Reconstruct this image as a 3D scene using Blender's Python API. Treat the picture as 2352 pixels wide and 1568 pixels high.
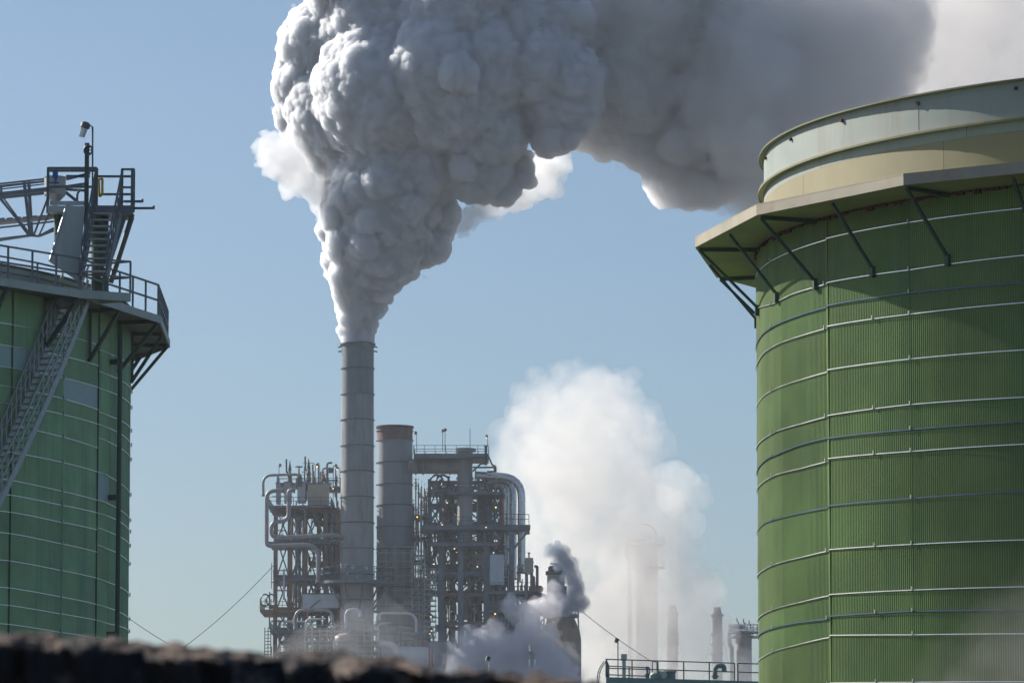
HAZE = .00009
import bpy, bmesh, math, random
import numpy as np
from mathutils import Vector, Matrix
R_ = math.radians
scene = bpy.context.scene
for o in list(bpy.data.objects): bpy.data.objects.remove(o)
# ---------------------------------------------------------------- camera
F = 10400.0            # focal length in units of a 2352-wide picture
PITCH = R_(7.1)
CAMZ = 1.7
cam = bpy.data.cameras.new('camera'); cam_o = bpy.data.objects.new('camera', cam)
scene.collection.objects.link(cam_o); scene.camera = cam_o
cam.sensor_width = 36; cam.lens = 36*F/2352
cam.clip_start = .2; cam.clip_end = 60000
cam_o.location = (0, 0, CAMZ); cam_o.rotation_euler = (R_(90)+PITCH, 0, 0)
cam.dof.use_dof = True; cam.dof.focus_distance = 330; cam.dof.aperture_fstop = 14
# ---------------------------------------------------------------- light
SUN_AZ = R_(-54); SUN_EL = R_(32)     # azimuth from +Y, negative = towards -X
w = bpy.data.worlds.new('World'); scene.world = w; w.use_nodes = True
nt = w.node_tree; nt.nodes.clear()
sky = nt.nodes.new('ShaderNodeTexSky'); sky.sky_type = 'NISHITA'; sky.sun_disc = False
sky.sun_elevation = SUN_EL; sky.sun_rotation = SUN_AZ
sky.air_density = 1.0; sky.dust_density = 1.0; sky.ozone_density = 5.0; sky.altitude = 0
bg = nt.nodes.new('ShaderNodeBackground'); bg.inputs[1].default_value = .060
wo = nt.nodes.new('ShaderNodeOutputWorld')
nt.links.new(sky.outputs[0], bg.inputs[0]); nt.links.new(bg.outputs[0], wo.inputs[0])
sun = bpy.data.lights.new('sun', 'SUN'); sun.energy = 5.0; sun.angle = R_(.5); sun.color = (1, .93, .84)
sun_o = bpy.data.objects.new('sun', sun); scene.collection.objects.link(sun_o)
sd = Vector((math.sin(SUN_AZ)*math.cos(SUN_EL), math.cos(SUN_AZ)*math.cos(SUN_EL), math.sin(SUN_EL)))
sun_o.rotation_euler = sd.to_track_quat('Z', 'Y').to_euler(); sun_o.location = (0, 0, 60)
vs = scene.view_settings; vs.view_transform = 'Standard'; vs.look = 'None'; vs.exposure = .58; vs.gamma = 1
cy = scene.cycles
cy.use_denoising = True
cy.max_bounces = 10; cy.diffuse_bounces = 2; cy.glossy_bounces = 2; cy.transmission_bounces = 2
cy.volume_bounces = 9; cy.transparent_max_bounces = 64
cy.caustics_reflective = False; cy.caustics_refractive = False; cy.sample_clamp_indirect = 4
# ---------------------------------------------------------------- pixel -> point
def P(u, v, Y):
    a = (u-1176)/F; b = (784-v)/F
    d = Vector((a, math.cos(PITCH)-b*math.sin(PITCH), math.sin(PITCH)+b*math.cos(PITCH)))
    d *= Y/d.y
    return Vector((d.x, d.y, d.z+CAMZ))
# ---------------------------------------------------------------- picture frames used while measuring the photograph
def crop(u0, v0, k):
    return lambda x, y, Y: P(u0+x*k, v0+y*k, Y)
c4 = crop(588, 955.5, .2109); c5 = crop(588, 1240.3, .2093); c6 = crop(882, 964.7, .2344); c7 = crop(882, 1231, .215)
cf = crop(1341.4, 1176, .2502); l1 = crop(0, 257.3, .2578); l2 = crop(0, 551.3, .2578); l3 = crop(0, 918.8, .4142)
U4 = lambda x, y: (588+x*.2109, 955.5+y*.2109)
UL1 = lambda x, y: (x*.2578, 257.3+y*.2578); UL2 = lambda x, y: (x*.2578, 551.3+y*.2578); UL3 = lambda x, y: (x*.4142, 918.8+y*.4142)
UR1 = lambda x, y: (1598.6+x*.3516, 147+y*.3516); UR2 = lambda x, y: (1708.9+x*.297, 643.1+y*.297); UR3 = lambda x, y: (1708.9+x*.297, 1102.5+y*.297)
def hit(u, v, C, R):
    """where the ray through (u,v) meets the upright cylinder: angle, height"""
    d = P(u, v, 1.0); dx, dy, dz = d.x, d.y, d.z-CAMZ
    a = dx*dx+dy*dy; b = -2*(dx*C[0]+dy*C[1]); c = C[0]**2+C[1]**2-R*R
    q = b*b-4*a*c
    t = (-b-math.sqrt(q))/(2*a) if q > 0 else -b/(2*a)
    return math.atan2(t*dy-C[1], t*dx-C[0]), CAMZ+t*dz
def on(C, R, ph, z): return Vector((C[0]+R*math.cos(ph), C[1]+R*math.sin(ph), z))
# ---------------------------------------------------------------- mesh building
Zv = Vector((0, 0, 1))
class MB:
    def __init__(s): s.v = []; s.f = []
    def add(s, vs, fs):
        n = len(s.v); s.v += [tuple(p) for p in vs]; s.f += [tuple(i+n for i in f) for f in fs]; return s
    def hexa(s, a):      # 8 corners: 0-3 one end, 4-7 other end
        return s.add(a, [(3,2,1,0),(4,5,6,7),(0,1,5,4),(1,2,6,5),(2,3,7,6),(3,0,4,7)])
    def box(s, c, size, rz=0):
        x, y, z = size[0]/2, size[1]/2, size[2]/2; c = Vector(c); m = Matrix.Rotation(rz, 3, 'Z')
        return s.hexa([c+m@Vector(p) for p in ((-x,-y,-z),(x,-y,-z),(x,y,-z),(-x,y,-z),(-x,-y,z),(x,-y,z),(x,y,z),(-x,y,z))])
    def beam(s, a, b, w, h=None, up=Zv):
        a, b = Vector(a), Vector(b); h = h or w; d = (b-a).normalized()
        if abs(d.dot(up)) > .98: up = Vector((0, 1, 0))
        sx = d.cross(up).normalized()*(w/2); sy = sx.cross(d).normalized()*(h/2)
        return s.hexa([a-sx-sy, a+sx-sy, a+sx+sy, a-sx+sy, b-sx-sy, b+sx-sy, b+sx+sy, b-sx+sy])
    def ibeam(s, a, b, w, h=None, up=Zv, t=.12):
        a, b = Vector(a), Vector(b); h = h or w; d = (b-a).normalized()
        if abs(d.dot(up)) > .98: up = Vector((0, 1, 0))
        sx = d.cross(up).normalized(); sy = sx.cross(d).normalized(); th = h*t
        s.beam(a+sy*(h-th)/2, b+sy*(h-th)/2, w, th, up); s.beam(a-sy*(h-th)/2, b-sy*(h-th)/2, w, th, up)
        return s.beam(a, b, w*t, h-2*th-.004, up)
    def tube(s, pts, r, seg=8, cap=True, ribs=None):
        pts = [Vector(p) for p in pts]; n = len(pts)
        ref = None; rings = []
        for i, p in enumerate(pts):
            t = (pts[min(i+1, n-1)]-pts[max(i-1, 0)]).normalized()
            if ref is None: ref = t.orthogonal().normalized()
            ref = (ref-t*ref.dot(t)).normalized(); bi = t.cross(ref)
            k = 1.0
            if 0 < i < n-1:
                c = (pts[i]-pts[i-1]).normalized().dot((pts[i+1]-pts[i]).normalized()); k = 1/max(.6, math.sqrt((1+c)/2))
            rr = r[i] if isinstance(r, (list, tuple)) else r
            rings.append([p+(ref*math.cos(2*math.pi*j/seg)+bi*math.sin(2*math.pi*j/seg))*rr*(k if k < 1.02 else 1) for j in range(seg)])
        base = len(s.v); s.v += [tuple(q) for g in rings for q in g]
        for i in range(n-1):
            for j in range(seg):
                a = base+i*seg+j; b = base+i*seg+(j+1) % seg
                s.f.append((a, b, b+seg, a+seg))
        if cap:
            s.f.append(tuple(base+j for j in range(seg))[::-1]); s.f.append(tuple(base+(n-1)*seg+j for j in range(seg)))
        return s
    def lathe(s, prof, c=(0, 0), seg=32, a0=0, a1=2*math.pi, capb=False, capt=False):
        full = abs(a1-a0-2*math.pi) < 1e-6; m = seg if full else seg+1; base = len(s.v)
        for r, z in prof:
            for j in range(m):
                a = a0+(a1-a0)*j/seg; s.v.append((c[0]+r*math.cos(a), c[1]+r*math.sin(a), z))
        for i in range(len(prof)-1):
            for j in range(seg):
                a = base+i*m+j; b = base+i*m+(j+1) % m; s.f.append((a, b, b+m, a+m))
        if capb: s.f.append(tuple(base+j for j in range(m))[::-1])
        if capt: s.f.append(tuple(base+(len(prof)-1)*m+j for j in range(m)))
        return s
    def ring(s, c, r0, r1, z0, z1, seg=48, a0=0, a1=2*math.pi):
        full = abs(a1-a0-2*math.pi) < 1e-6
        s.lathe([(r0, z0), (r1, z0), (r1, z1), (r0, z1), (r0, z0)], c, seg, a0, a1)
        if not full:
            for a in (a0, a1):
                q = [on(c, r, a, z) for r, z in ((r0, z0), (r1, z0), (r1, z1), (r0, z1))]; s.add(q, [(0, 1, 2, 3)])
        return s
    def ball(s, c, r, seg=10, rings=6, sz=1):
        c = Vector(c); base = len(s.v)
        for i in range(rings+1):
            t = math.pi*i/rings
            for j in range(seg):
                a = 2*math.pi*j/seg; s.v.append((c.x+r*math.sin(t)*math.cos(a), c.y+r*math.sin(t)*math.sin(a), c.z-r*sz*math.cos(t)))
        for i in range(rings):
            for j in range(seg):
                a = base+i*seg+j; b = base+i*seg+(j+1) % seg; s.f.append((a, b, b+seg, a+seg))
        return s
    def poly(s, pts, th):        # flat slab: outline at the top, thickness down
        n = len(pts); t = [Vector(p) for p in pts]; b = [p-Vector((0, 0, th)) for p in t]
        return s.add(t+b, [tuple(range(n)), tuple(range(2*n-1, n-1, -1))]+[(i, i+n, (i+1) % n+n, (i+1) % n) for i in range(n)])
    def build(s, name, mat, parent=None, smooth=False):
        off = Vector(parent_origin(parent)); me = bpy.data.meshes.new(name)
        me.from_pydata([(x-off.x, y-off.y, z-off.z) for x, y, z in s.v], [], s.f)
        bm = bmesh.new(); bm.from_mesh(me); bmesh.ops.recalc_face_normals(bm, faces=bm.faces); bm.to_mesh(me); bm.free()
        me.materials.append(M[mat] if isinstance(mat, str) else mat)
        if smooth: me.shade_smooth(); me.set_sharp_from_angle(angle=R_(40))
        o = bpy.data.objects.new(name, me); scene.collection.objects.link(o)
        if parent is not None: o.parent = parent
        return o
ORG = {}
def parent_origin(p):
    while p is not None and p.parent is not None: p = p.parent
    return ORG.get(p.name, (0, 0, 0)) if p is not None else (0, 0, 0)
def tag(o, label, cat, group=None, kind=None):
    if label: o['label'] = label
    if cat: o['category'] = cat
    if group: o['group'] = group
    o['kind'] = kind or 'thing'
    return o
def thing(name, label, cat, loc, group=None, kind=None):
    o = bpy.data.objects.new(name, None); scene.collection.objects.link(o); o.location = loc; o.empty_display_size = .2
    bpy.context.view_layer.update() if False else None
    ORG[o.name] = tuple(loc); return tag(o, label, cat, group, kind)
def bend(pts, r, n=5):
    """round the corners of a polyline"""
    pts = [Vector(p) for p in pts]; out = [pts[0]]
    for a, b, c in zip(pts, pts[1:], pts[2:]):
        d0 = (a-b); d1 = (c-b); k = min(r, d0.length*.49, d1.length*.49); p0 = b+d0.normalized()*k; p1 = b+d1.normalized()*k
        for i in range(n+1):
            t = i/n; out.append(p0*(1-t)**2+b*2*t*(1-t)+p1*t*t)
    return out+[pts[-1]]
def railing(name, edge, parent, mat='dark_steel', h=1.07, gap=1.6, w=.06, rails=(1.0, .5), pieces=True, close=False):
    """a handrail along the points of a deck edge; posts are pieces of it"""
    edge = [Vector(p) for p in edge]; m = MB()
    if close: edge = edge+[edge[0]]
    for k in rails:
        for a, b in zip(edge, edge[1:]): m.beam(a+Zv*h*k, b+Zv*h*k, w, w)
    posts = []
    for i, (a, b) in enumerate(zip(edge, edge[1:])):
        n = max(1, round((b-a).length/gap))
        posts += [a.lerp(b, j/n) for j in range(n)]
    if not close: posts.append(edge[-1])
    if not pieces:
        for p in posts: m.beam(p, p+Zv*h, w, w)
    r = m.build(name, mat, parent)
    if pieces:
        pm = None
        for p in posts:
            if pm is None:
                pm = MB().beam((0, 0, 0), (0, 0, h-.005), w*1.15, w*1.15).build('post', mat, None); me = pm.data; o = pm
            else:
                o = bpy.data.objects.new('post', me); scene.collection.objects.link(o)
            o.parent = r; o.location = p-Vector(parent_origin(parent))
    return r
# ---------------------------------------------------------------- materials
M = {}
def mat(name, col, rough=.6, metal=0, var=.12, scale=1.5, stain=None, amount=.35, stretch=6, bump=.0, spec=.4, rnd=0, fine=0, ridge=None):
    """paint or metal with patchy tone, vertical run marks in the stain colour and a little unevenness"""
    m = bpy.data.materials.new(name); m.use_nodes = True; t = m.node_tree; N = t.nodes.new; L = t.links.new
    b = t.nodes['Principled BSDF']; b.inputs['Roughness'].default_value = rough; b.inputs['Metallic'].default_value = metal
    b.inputs['Specular IOR Level'].default_value = spec
    tc = N('ShaderNodeTexCoord')
    nz = N('ShaderNodeTexNoise'); nz.inputs['Scale'].default_value = scale; nz.inputs['Detail'].default_value = 6; nz.inputs['Roughness'].default_value = .6
    L(tc.outputs['Object'], nz.inputs['Vector'])
    hs = N('ShaderNodeHueSaturation'); hs.inputs['Color'].default_value = (*col, 1)
    mr = N('ShaderNodeMapRange'); mr.inputs['From Min'].default_value = .3; mr.inputs['From Max'].default_value = .7
    mr.inputs['To Min'].default_value = 1-var; mr.inputs['To Max'].default_value = 1+var
    L(nz.outputs['Fac'], mr.inputs['Value']); val = mr.outputs[0]
    if ridge:  # lighter ridge crests: some bleaching, mostly sun-catch put into the colour
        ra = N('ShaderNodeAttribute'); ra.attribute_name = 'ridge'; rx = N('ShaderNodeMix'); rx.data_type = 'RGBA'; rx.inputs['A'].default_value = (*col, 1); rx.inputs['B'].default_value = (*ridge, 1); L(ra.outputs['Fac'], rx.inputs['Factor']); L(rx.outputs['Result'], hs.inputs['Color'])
    if rnd:
        oi = N('ShaderNodeObjectInfo'); r2 = N('ShaderNodeMapRange'); r2.inputs['To Min'].default_value = 1-rnd; r2.inputs['To Max'].default_value = 1+rnd
        L(oi.outputs['Random'], r2.inputs['Value']); mu = N('ShaderNodeMath'); mu.operation = 'MULTIPLY'; L(val, mu.inputs[0]); L(r2.outputs[0], mu.inputs[1]); val = mu.outputs[0]
        h2 = N('ShaderNodeMapRange'); h2.inputs['To Min'].default_value = .5-rnd*.08; h2.inputs['To Max'].default_value = .5+rnd*.08; L(oi.outputs['Random'], h2.inputs['Value']); L(h2.outputs[0], hs.inputs['Hue'])
    L(val, hs.inputs['Value']); out = hs.outputs[0]
    if stain:
        mp = N('ShaderNodeMapping'); mp.inputs['Scale'].default_value = (1, 1, 1/stretch); L(tc.outputs['Object'], mp.inputs['Vector'])
        n2 = N('ShaderNodeTexNoise'); n2.inputs['Scale'].default_value = scale*2.2; n2.inputs['Detail'].default_value = 8; n2.inputs['Roughness'].default_value = .65; L(mp.outputs[0], n2.inputs['Vector'])
        cr = N('ShaderNodeMapRange'); cr.inputs['From Min'].default_value = .5; cr.inputs['From Max'].default_value = .72; cr.inputs['To Max'].default_value = amount; L(n2.outputs['Fac'], cr.inputs['Value'])
        mx = N('ShaderNodeMix'); mx.data_type = 'RGBA'; mx.inputs['B'].default_value = (*stain, 1); L(cr.outputs[0], mx.inputs['Factor']); L(out, mx.inputs['A']); out = mx.outputs['Result']
    L(out, b.inputs['Base Color'])
    rr = N('ShaderNodeMapRange'); rr.inputs['To Min'].default_value = max(.05, rough-.15); rr.inputs['To Max'].default_value = min(1, rough+.15); L(nz.outputs['Fac'], rr.inputs['Value']); L(rr.outputs[0], b.inputs['Roughness'])
    if bump:
        n3 = N('ShaderNodeTexNoise'); n3.inputs['Scale'].default_value = fine or scale*5; n3.inputs['Detail'].default_value = 5; L(tc.outputs['Object'], n3.inputs['Vector'])
        bp = N('ShaderNodeBump'); bp.inputs['Strength'].default_value = bump; bp.inputs['Distance'].default_value = .02; L(n3.outputs['Fac'], bp.inputs['Height']); L(bp.outputs[0], b.inputs['Normal'])
    M[name] = m; return m
def glow(name, col, strength):
    m = bpy.data.materials.new(name); m.use_nodes = True; b = m.node_tree.nodes['Principled BSDF']
    b.inputs['Base Color'].default_value = (*col, 1); b.inputs['Emission Color'].default_value = (*col, 1); b.inputs['Emission Strength'].default_value = strength; M[name] = m
def air(name, dens, col=(.98, .98, .98), g=.3):
    """even steam that fills a closed shape; col is the share of light each droplet scatters on"""
    m = bpy.data.materials.new(name); m.use_nodes = True; t = m.node_tree; t.nodes.clear(); o = t.nodes.new('ShaderNodeOutputMaterial')
    s = t.nodes.new('ShaderNodeVolumeScatter'); s.inputs['Color'].default_value = (*col, 1); s.inputs['Density'].default_value = dens; s.inputs['Anisotropy'].default_value = g
    a = t.nodes.new('ShaderNodeVolumeAbsorption'); a.inputs['Color'].default_value = (*col, 1); a.inputs['Density'].default_value = dens
    ad = t.nodes.new('ShaderNodeAddShader'); t.links.new(s.outputs[0], ad.inputs[0]); t.links.new(a.outputs[0], ad.inputs[1]); t.links.new(ad.outputs[0], o.inputs['Volume'])
    m.cycles.homogeneous_volume = True; M[name] = m; return m

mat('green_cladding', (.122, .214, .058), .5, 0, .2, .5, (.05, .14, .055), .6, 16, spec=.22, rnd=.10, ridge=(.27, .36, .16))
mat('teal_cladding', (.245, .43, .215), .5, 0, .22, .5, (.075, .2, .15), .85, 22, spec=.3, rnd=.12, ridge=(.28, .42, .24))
mat('grey_cladding', (.32, .44, .41), .4, .3, .1, .8, (.1, .2, .15), .5, 14)
mat('band_metal', (.78, .78, .76), .32, .9, .06, 3)
mat('blue_band', (.10, .14, .22), .35, .5, .1, 3)
mat('band_clip', (.5, .52, .54), .4, .7)
mat('upper_plate', (.30, .35, .315), .5, 0, .06, .7, (.24, .17, .11), .5, 12, .05)
mat('tan_plate', (.30, .265, .155), .55, 0, .07, .7, (.28, .17, .09), .35, 8, .05)
mat('green_plate', (.06, .13, .08), .5, 0, .1, .7)
mat('pale_fascia', (.36, .335, .25), .6, 0, .12, 1, (.25, .12, .07), .4, 2)
mat('soffit_green', (.28, .34, .12), .6, 0, .12, 1, (.2, .1, .05), .4, 1)
mat('flange_olive', (.15, .17, .085), .6, 0, .15, 1, (.2, .1, .05), .4, 1)
mat('rust', (.11, .042, .025), .85, 0, .35, 3, (.03, .02, .018), .7, 1, .3)
mat('dark_green_steel', (.035, .075, .055), .5, 0, .15, 2)
mat('deck_grey_green', (.40, .46, .43), .55, 0, .1, 1, (.2, .12, .08), .25, 4)
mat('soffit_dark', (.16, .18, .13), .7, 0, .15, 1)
mat('dark_steel', (.10, .12, .135), .5, .2, .15, 3)
mat('galvanised', (.38, .41, .43), .45, .55, .12, 4, (.2, .14, .1), .25, 2)
mat('stair_steel', (.16, .185, .21), .5, .3, .15, 4, (.2, .1, .06), .35, 2)
mat('chute_plate', (.42, .47, .44), .5, 0, .06, .7, (.25, .3, .28), .4, 8)
mat('roof_pale', (.40, .44, .42), .6, 0, .06, .7, (.3, .26, .2), .2, 6)
mat('blue_paint', (.02, .09, .35), .4); mat('yellow_paint', (.55, .36, .03), .5)
mat('glass', (.75, .76, .74), .08, 0, .02, spec=.8)
mat('white_paint', (.72, .72, .70), .5, 0, .05, 1)
mat('stack_grey', (.27, .285, .30), .6, 0, .12, .35, (.10, .105, .11), .8, 10)
mat('stack_top', (.17, .20, .22), .55, 0, .12, .35, (.10, .12, .135), .6, 9)
mat('stack_pale', (.33, .33, .32), .6, 0, .08, .35, (.18, .14, .12), .55, 7)
mat('stack_slate', (.27, .29, .33), .55, 0, .07, .3, (.13, .145, .165), .3, 9)
mat('stack_rust', (.17, .09, .075), .8, 0, .2, .6, (.27, .26, .25), .6, 5)
mat('steel_blue', (.17, .20, .235), .6, .1, .18, .8, (.10, .06, .05), .4, 2)
mat('steel_brown', (.27, .165, .125), .75, 0, .2, .8, (.09, .09, .1), .5, 3)
mat('steel_rust', (.30, .135, .08), .8, 0, .2, .8, (.12, .07, .06), .4, 2)
mat('insulation', (.36, .34, .345), .5, .1, .12, .8, (.17, .15, .15), .35, 4)
mat('silver_duct', (.62, .62, .63), .28, .8, .1, .8)
mat('vessel_dark', (.19, .155, .155), .6, 0, .2, .5, (.07, .06, .065), .5, 4)
mat('vessel_pale', (.36, .34, .325), .6, 0, .1, .4, (.17, .14, .125), .5, 6)
mat('vessel_brown', (.33, .235, .175), .7, 0, .1, .3, (.11, .08, .065), .4, 8)
mat('vessel_tan', (.44, .39, .31), .6, 0, .08, .6)
mat('panel_white', (.58, .60, .63), .5, 0, .06, .5, (.35, .35, .36), .3, 6)
mat('panel_grey', (.40, .40, .42), .5, 0, .08, .5)
mat('red_stripe', (.42, .07, .05), .6); mat('teal_paint', (.13, .24, .22), .55, 0, .12, 1, (.2, .15, .1), .3, 4)
mat('far_stack', (.30, .28, .26), .8, 0, .15, .2, (.14, .12, .12), .5, 3)
mat('wire_black', (.12, .12, .13), .6)
mat('ground', (.085, .085, .085), .95, 0, .25, .05)
glow('lamp_lit', (1, .45, .08), 2.5); glow('lamp_warm', (1, .75, .45), .9)
# ================================================================ ground
g = MB(); n = 40; g.add([(x, y, 0) for x, y in ((-9000, -2000), (9000, -2000), (9000, 14000), (-9000, 14000))], [(0, 1, 2, 3)])
tag(g.build('ground', 'ground'), 'flat bare industrial ground under the tanks and refinery', 'ground', kind='structure')
# ================================================================ clad tanks
def interp(tab, x):
    if x <= tab[0][0]: return tab[0][1]
    for (x0, y0), (x1, y1) in zip(tab, tab[1:]):
        if x <= x1: return y0+(y1-y0)*(x-x0)/(x1-x0)
    return tab[-1][1]
def sheet(parent, C, R, p0, p1, zb, zt, pitch, name='cladding_sheet', matl='green_cladding', amp=.0095, lap=.012):
    """one corrugated sheet; its foot laps over the head of the sheet below"""
    n = max(2, round(abs(p1-p0)*R/pitch)); k = 6; m = MB(); cols = n*k
    for row, (zf, off) in enumerate(((zb, lap), (zt, 0))):
        for j in range(cols+1):
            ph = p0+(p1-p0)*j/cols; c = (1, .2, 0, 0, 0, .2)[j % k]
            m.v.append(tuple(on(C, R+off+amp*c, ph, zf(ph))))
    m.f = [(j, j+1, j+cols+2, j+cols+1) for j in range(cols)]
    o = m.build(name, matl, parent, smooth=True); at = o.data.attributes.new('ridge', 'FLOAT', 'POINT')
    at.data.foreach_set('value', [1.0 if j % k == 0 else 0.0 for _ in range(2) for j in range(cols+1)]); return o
def band(parent, C, R, tab, p0, p1, matl, h=.032, name='band'):
    n = max(3, int(abs(p1-p0)/.02)); m = MB(); ph = [p0+(p1-p0)*i/n for i in range(n+1)]
    for p in ph:
        z = interp(tab, p)
        for r, dz in ((R, -h/2), (R+.006, -h/2), (R+.006, h/2), (R, h/2)): m.v.append(tuple(on(C, r, p, z+dz)))
    for i in range(n):
        for j in range(4): m.f.append((i*4+j, i*4+(j+1) % 4, i*4+4+(j+1) % 4, i*4+4+j))
    m.f += [(0, 1, 2, 3), (n*4+3, n*4+2, n*4+1, n*4)]
    return m.build(name, matl, parent)
def sheets_grid(root, C, R, seams, bands, ztop, zbot, pitch, patches=(), base='green_cladding'):
    """seams: angles in rising order; bands: height tables per sector (list of tables from the top down)"""
    for s, (a, b) in enumerate(zip(seams, seams[1:])):
        tabs = bands(s)
        edges = [lambda p: ztop]+[(lambda t: (lambda p: interp(t, p)))(t) for t in tabs]+[lambda p: zbot]
        for k, (zt, zb) in enumerate(zip(edges, edges[1:])):
            mt = 'grey_cladding' if (s, k) in patches else base
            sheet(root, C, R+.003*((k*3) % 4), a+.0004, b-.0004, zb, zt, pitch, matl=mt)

# ---------------------------------------------------------------- tank with the flanged upper shell
D1, RD1 = 95.0, .115
CR = (16.128, 93.621); RB = 11.0
rt = thing('storage_tank', 'large green corrugated storage tank with pale flanged upper shell and bracketed gutter platform', 'storage tank', (CR[0], CR[1], 0))
RAW = [  # each band: points left of the seam, points right of it (crop, points), metal
 (UR1, [(415,1355),(510,1280),(680,1205),(860,1148)], [(875,1135),(1400,1035),(2143,943)], 'band_metal'),
 (UR1, [(400,1600),(510,1568),(640,1500),(860,1437)], [(875,1425),(1400,1345),(2143,1250)], 'band_metal'),
 (UR2, [(100,500),(155,410),(255,345),(440,270),(645,210)], [(660,195),(1060,130),(1285,98),(2165,22)], 'blue_band'),
 (UR2, [(108,640),(155,565),(265,495),(450,430),(650,372)], [(660,355),(1285,265),(2165,175)], 'band_metal'),
 (UR2, [(108,960),(155,895),(265,832),(450,768),(650,710)], [(660,692),(1285,610),(2165,540)], 'band_metal'),
 (UR2, [(108,1280),(160,1225),(265,1165),(450,1110),(650,1055)], [(660,1045),(1285,962),(2165,905)], 'band_metal'),
 (UR2, [(103,1485),(185,1380),(265,1345),(450,1270),(650,1220)], [(665,1220),(1235,1160),(2165,1095)], 'blue_band'),
 (UR2, [(108,1610),(160,1555),(255,1503),(450,1455),(645,1403)], [(660,1378),(1285,1325),(2165,1268)], 'band_metal'),
 (UR3, [(108,395),(165,330),(265,295),(450,250),(650,210)], [(665,195),(1270,142),(2165,85)], 'blue_band'),
 (UR3, [(115,728),(160,690),(255,645),(450,595),(650,547)], [(665,535),(1295,495),(2165,460)], 'band_metal'),
 (UR3, [(115,1068),(160,1030),(255,990),(450,940),(650,893)], [(665,882),(1295,848),(2165,822)], 'band_metal'),
 (UR3, [(115,1200),(165,1165),(255,1135),(450,1095),(650,1072)], [(665,1050),(1295,1012),(2165,1003)], 'blue_band'),
 (UR3, [(115,1395),(160,1360),(250,1315),(400,1275),(650,1215)], [(665,1197),(1298,1193),(2165,1185)], 'band_metal'),
 (UR3, [(115,1760),(160,1725),(250,1682),(400,1640),(650,1585)], [(665,1565),(1298,1560),(2165,1555)], 'band_metal')]
def unwrap(p, c): return p-2*math.pi*round((p-c)/(2*math.pi))
PC = math.atan2(-CR[1], -CR[0])
def table(fn, pts, C, R, pc):
    out = []
    for x, y in pts:
        p, z = hit(*fn(x, y), C, R); out.append((unwrap(p, pc), z))
    return sorted(out)
seamR = hit(1904, 900, CR, RB)[0]; s2 = hit(2094, 900, CR, RB)[0]; s3 = hit(2352, 900, CR, RB)[0]
left_t, right_t = [], []
for fn, a, b, mt in RAW:
    left_t.append(table(fn, a, CR, RB+.02, PC)); right_t.append(table(fn, b, CR, RB+.02, PC))
pL = seamR-R_(120); seams = [pL, seamR-R_(76), seamR-R_(53), seamR-R_(22), seamR, s2, s3, s3+R_(25), s3+R_(50), s3+R_(75)]
zpl_R = hit(*UR1(1370, 785), CR, RB+1.3)[1]
print('platform z', [hit(*UR1(*q), CR, RB+1.3)[1] for q in ((60,1175),(430,970),(1370,785))], 'band z', [round(t[-1][1], 2) for t in left_t], [round(t[0][1], 2) for t in right_t])
ZT = zpl_R-.02
MB().lathe([(RB-.12, 0), (RB-.12, ZT+.1)], CR, 128).build('inner_shell', 'dark_green_steel', rt, True)
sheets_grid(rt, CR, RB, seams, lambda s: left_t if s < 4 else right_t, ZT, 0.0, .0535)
for fn, a, b, mt in RAW:
    i = RAW.index((fn, a, b, mt)); mt_l = mt
    bl = band(rt, CR, RB+.035, left_t[i], pL, seamR, mt, .017 if mt == 'band_metal' else .022); br_ = band(rt, CR, RB+.035, right_t[i], seamR, s3+R_(75), mt, .017 if mt == 'band_metal' else .022)
    for t, ps in ((right_t[i], [s2, s2-R_(5.5)]), (left_t[i], [seamR-R_(15.5), seamR-R_(.4)])):
        for q, p in enumerate(ps[:1 + i % 2]):
            z = interp(t, p); c = on(CR, RB+.055, p, z+.03); MB().box(c, (.022, .018, .075), p).build('band_clip', 'band_clip', br_ if t is right_t[i] else bl)
for p in (seamR, seamR-R_(22), s3+R_(.4)):
    if p == seamR: MB().box(on(CR, RB+.022, p, (ZT-.05)/2), (.012, .055, ZT-.05), p).build('seam_strip', 'green_cladding', rt)
# gutter platform: sixteen sides
RP = RB+1.3; cor0 = unwrap(hit(*UR1(1365, 750), CR, RP)[0], PC); STEP = R_(21.3)
cors = [cor0+STEP*k for k in range(-6, 6)]
for k, (a, b) in enumerate(zip(cors, cors[1:])):
    A, B = on(CR, RP, a, ZT), on(CR, RP, b, ZT); ai, bi = on(CR, RB-.1, a, ZT), on(CR, RB-.1, b, ZT)
    m = MB(); mid = on(CR, RB-.1, (a+b)/2, ZT)
    m.poly([A+Zv*.03, B+Zv*.03, bi+Zv*.03, mid+Zv*.03, ai+Zv*.03], .03).build('gutter_plate', 'soffit_green', rt)
    d = (A+B)/2-Vector((CR[0], CR[1], ZT)); d.normalize()
    MB().beam(A+Zv*.1+d*.02, B+Zv*.1+d*.02, .035, .2).build('fascia', 'pale_fascia', rt)
    MB().beam(A+Zv*.21-d*.03, B+Zv*.21-d*.03, .14, .02).build('fascia_lip', 'pale_fascia', rt)
    for t in (0, .5):
        o1 = A.lerp(B, t); ph = a+(b-a)*t; o1 = o1-d*.05
        foot = on(CR, RB+.05, ph, ZT-1.25)
        br = MB().beam(o1-Zv*.05, foot, .055, .055).build('brace', 'dark_green_steel', rt)
        if t == 0: MB().beam(on(CR, RB+.03, ph, ZT-.045), o1-Zv*.045, .06, .08).build('bracket_arm', 'dark_green_steel', rt)
        MB().box(foot-Zv*.06, (.1, .09, .22), ph).build('brace_foot', 'dark_green_steel', br)
rs = random.Random(5)
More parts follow.
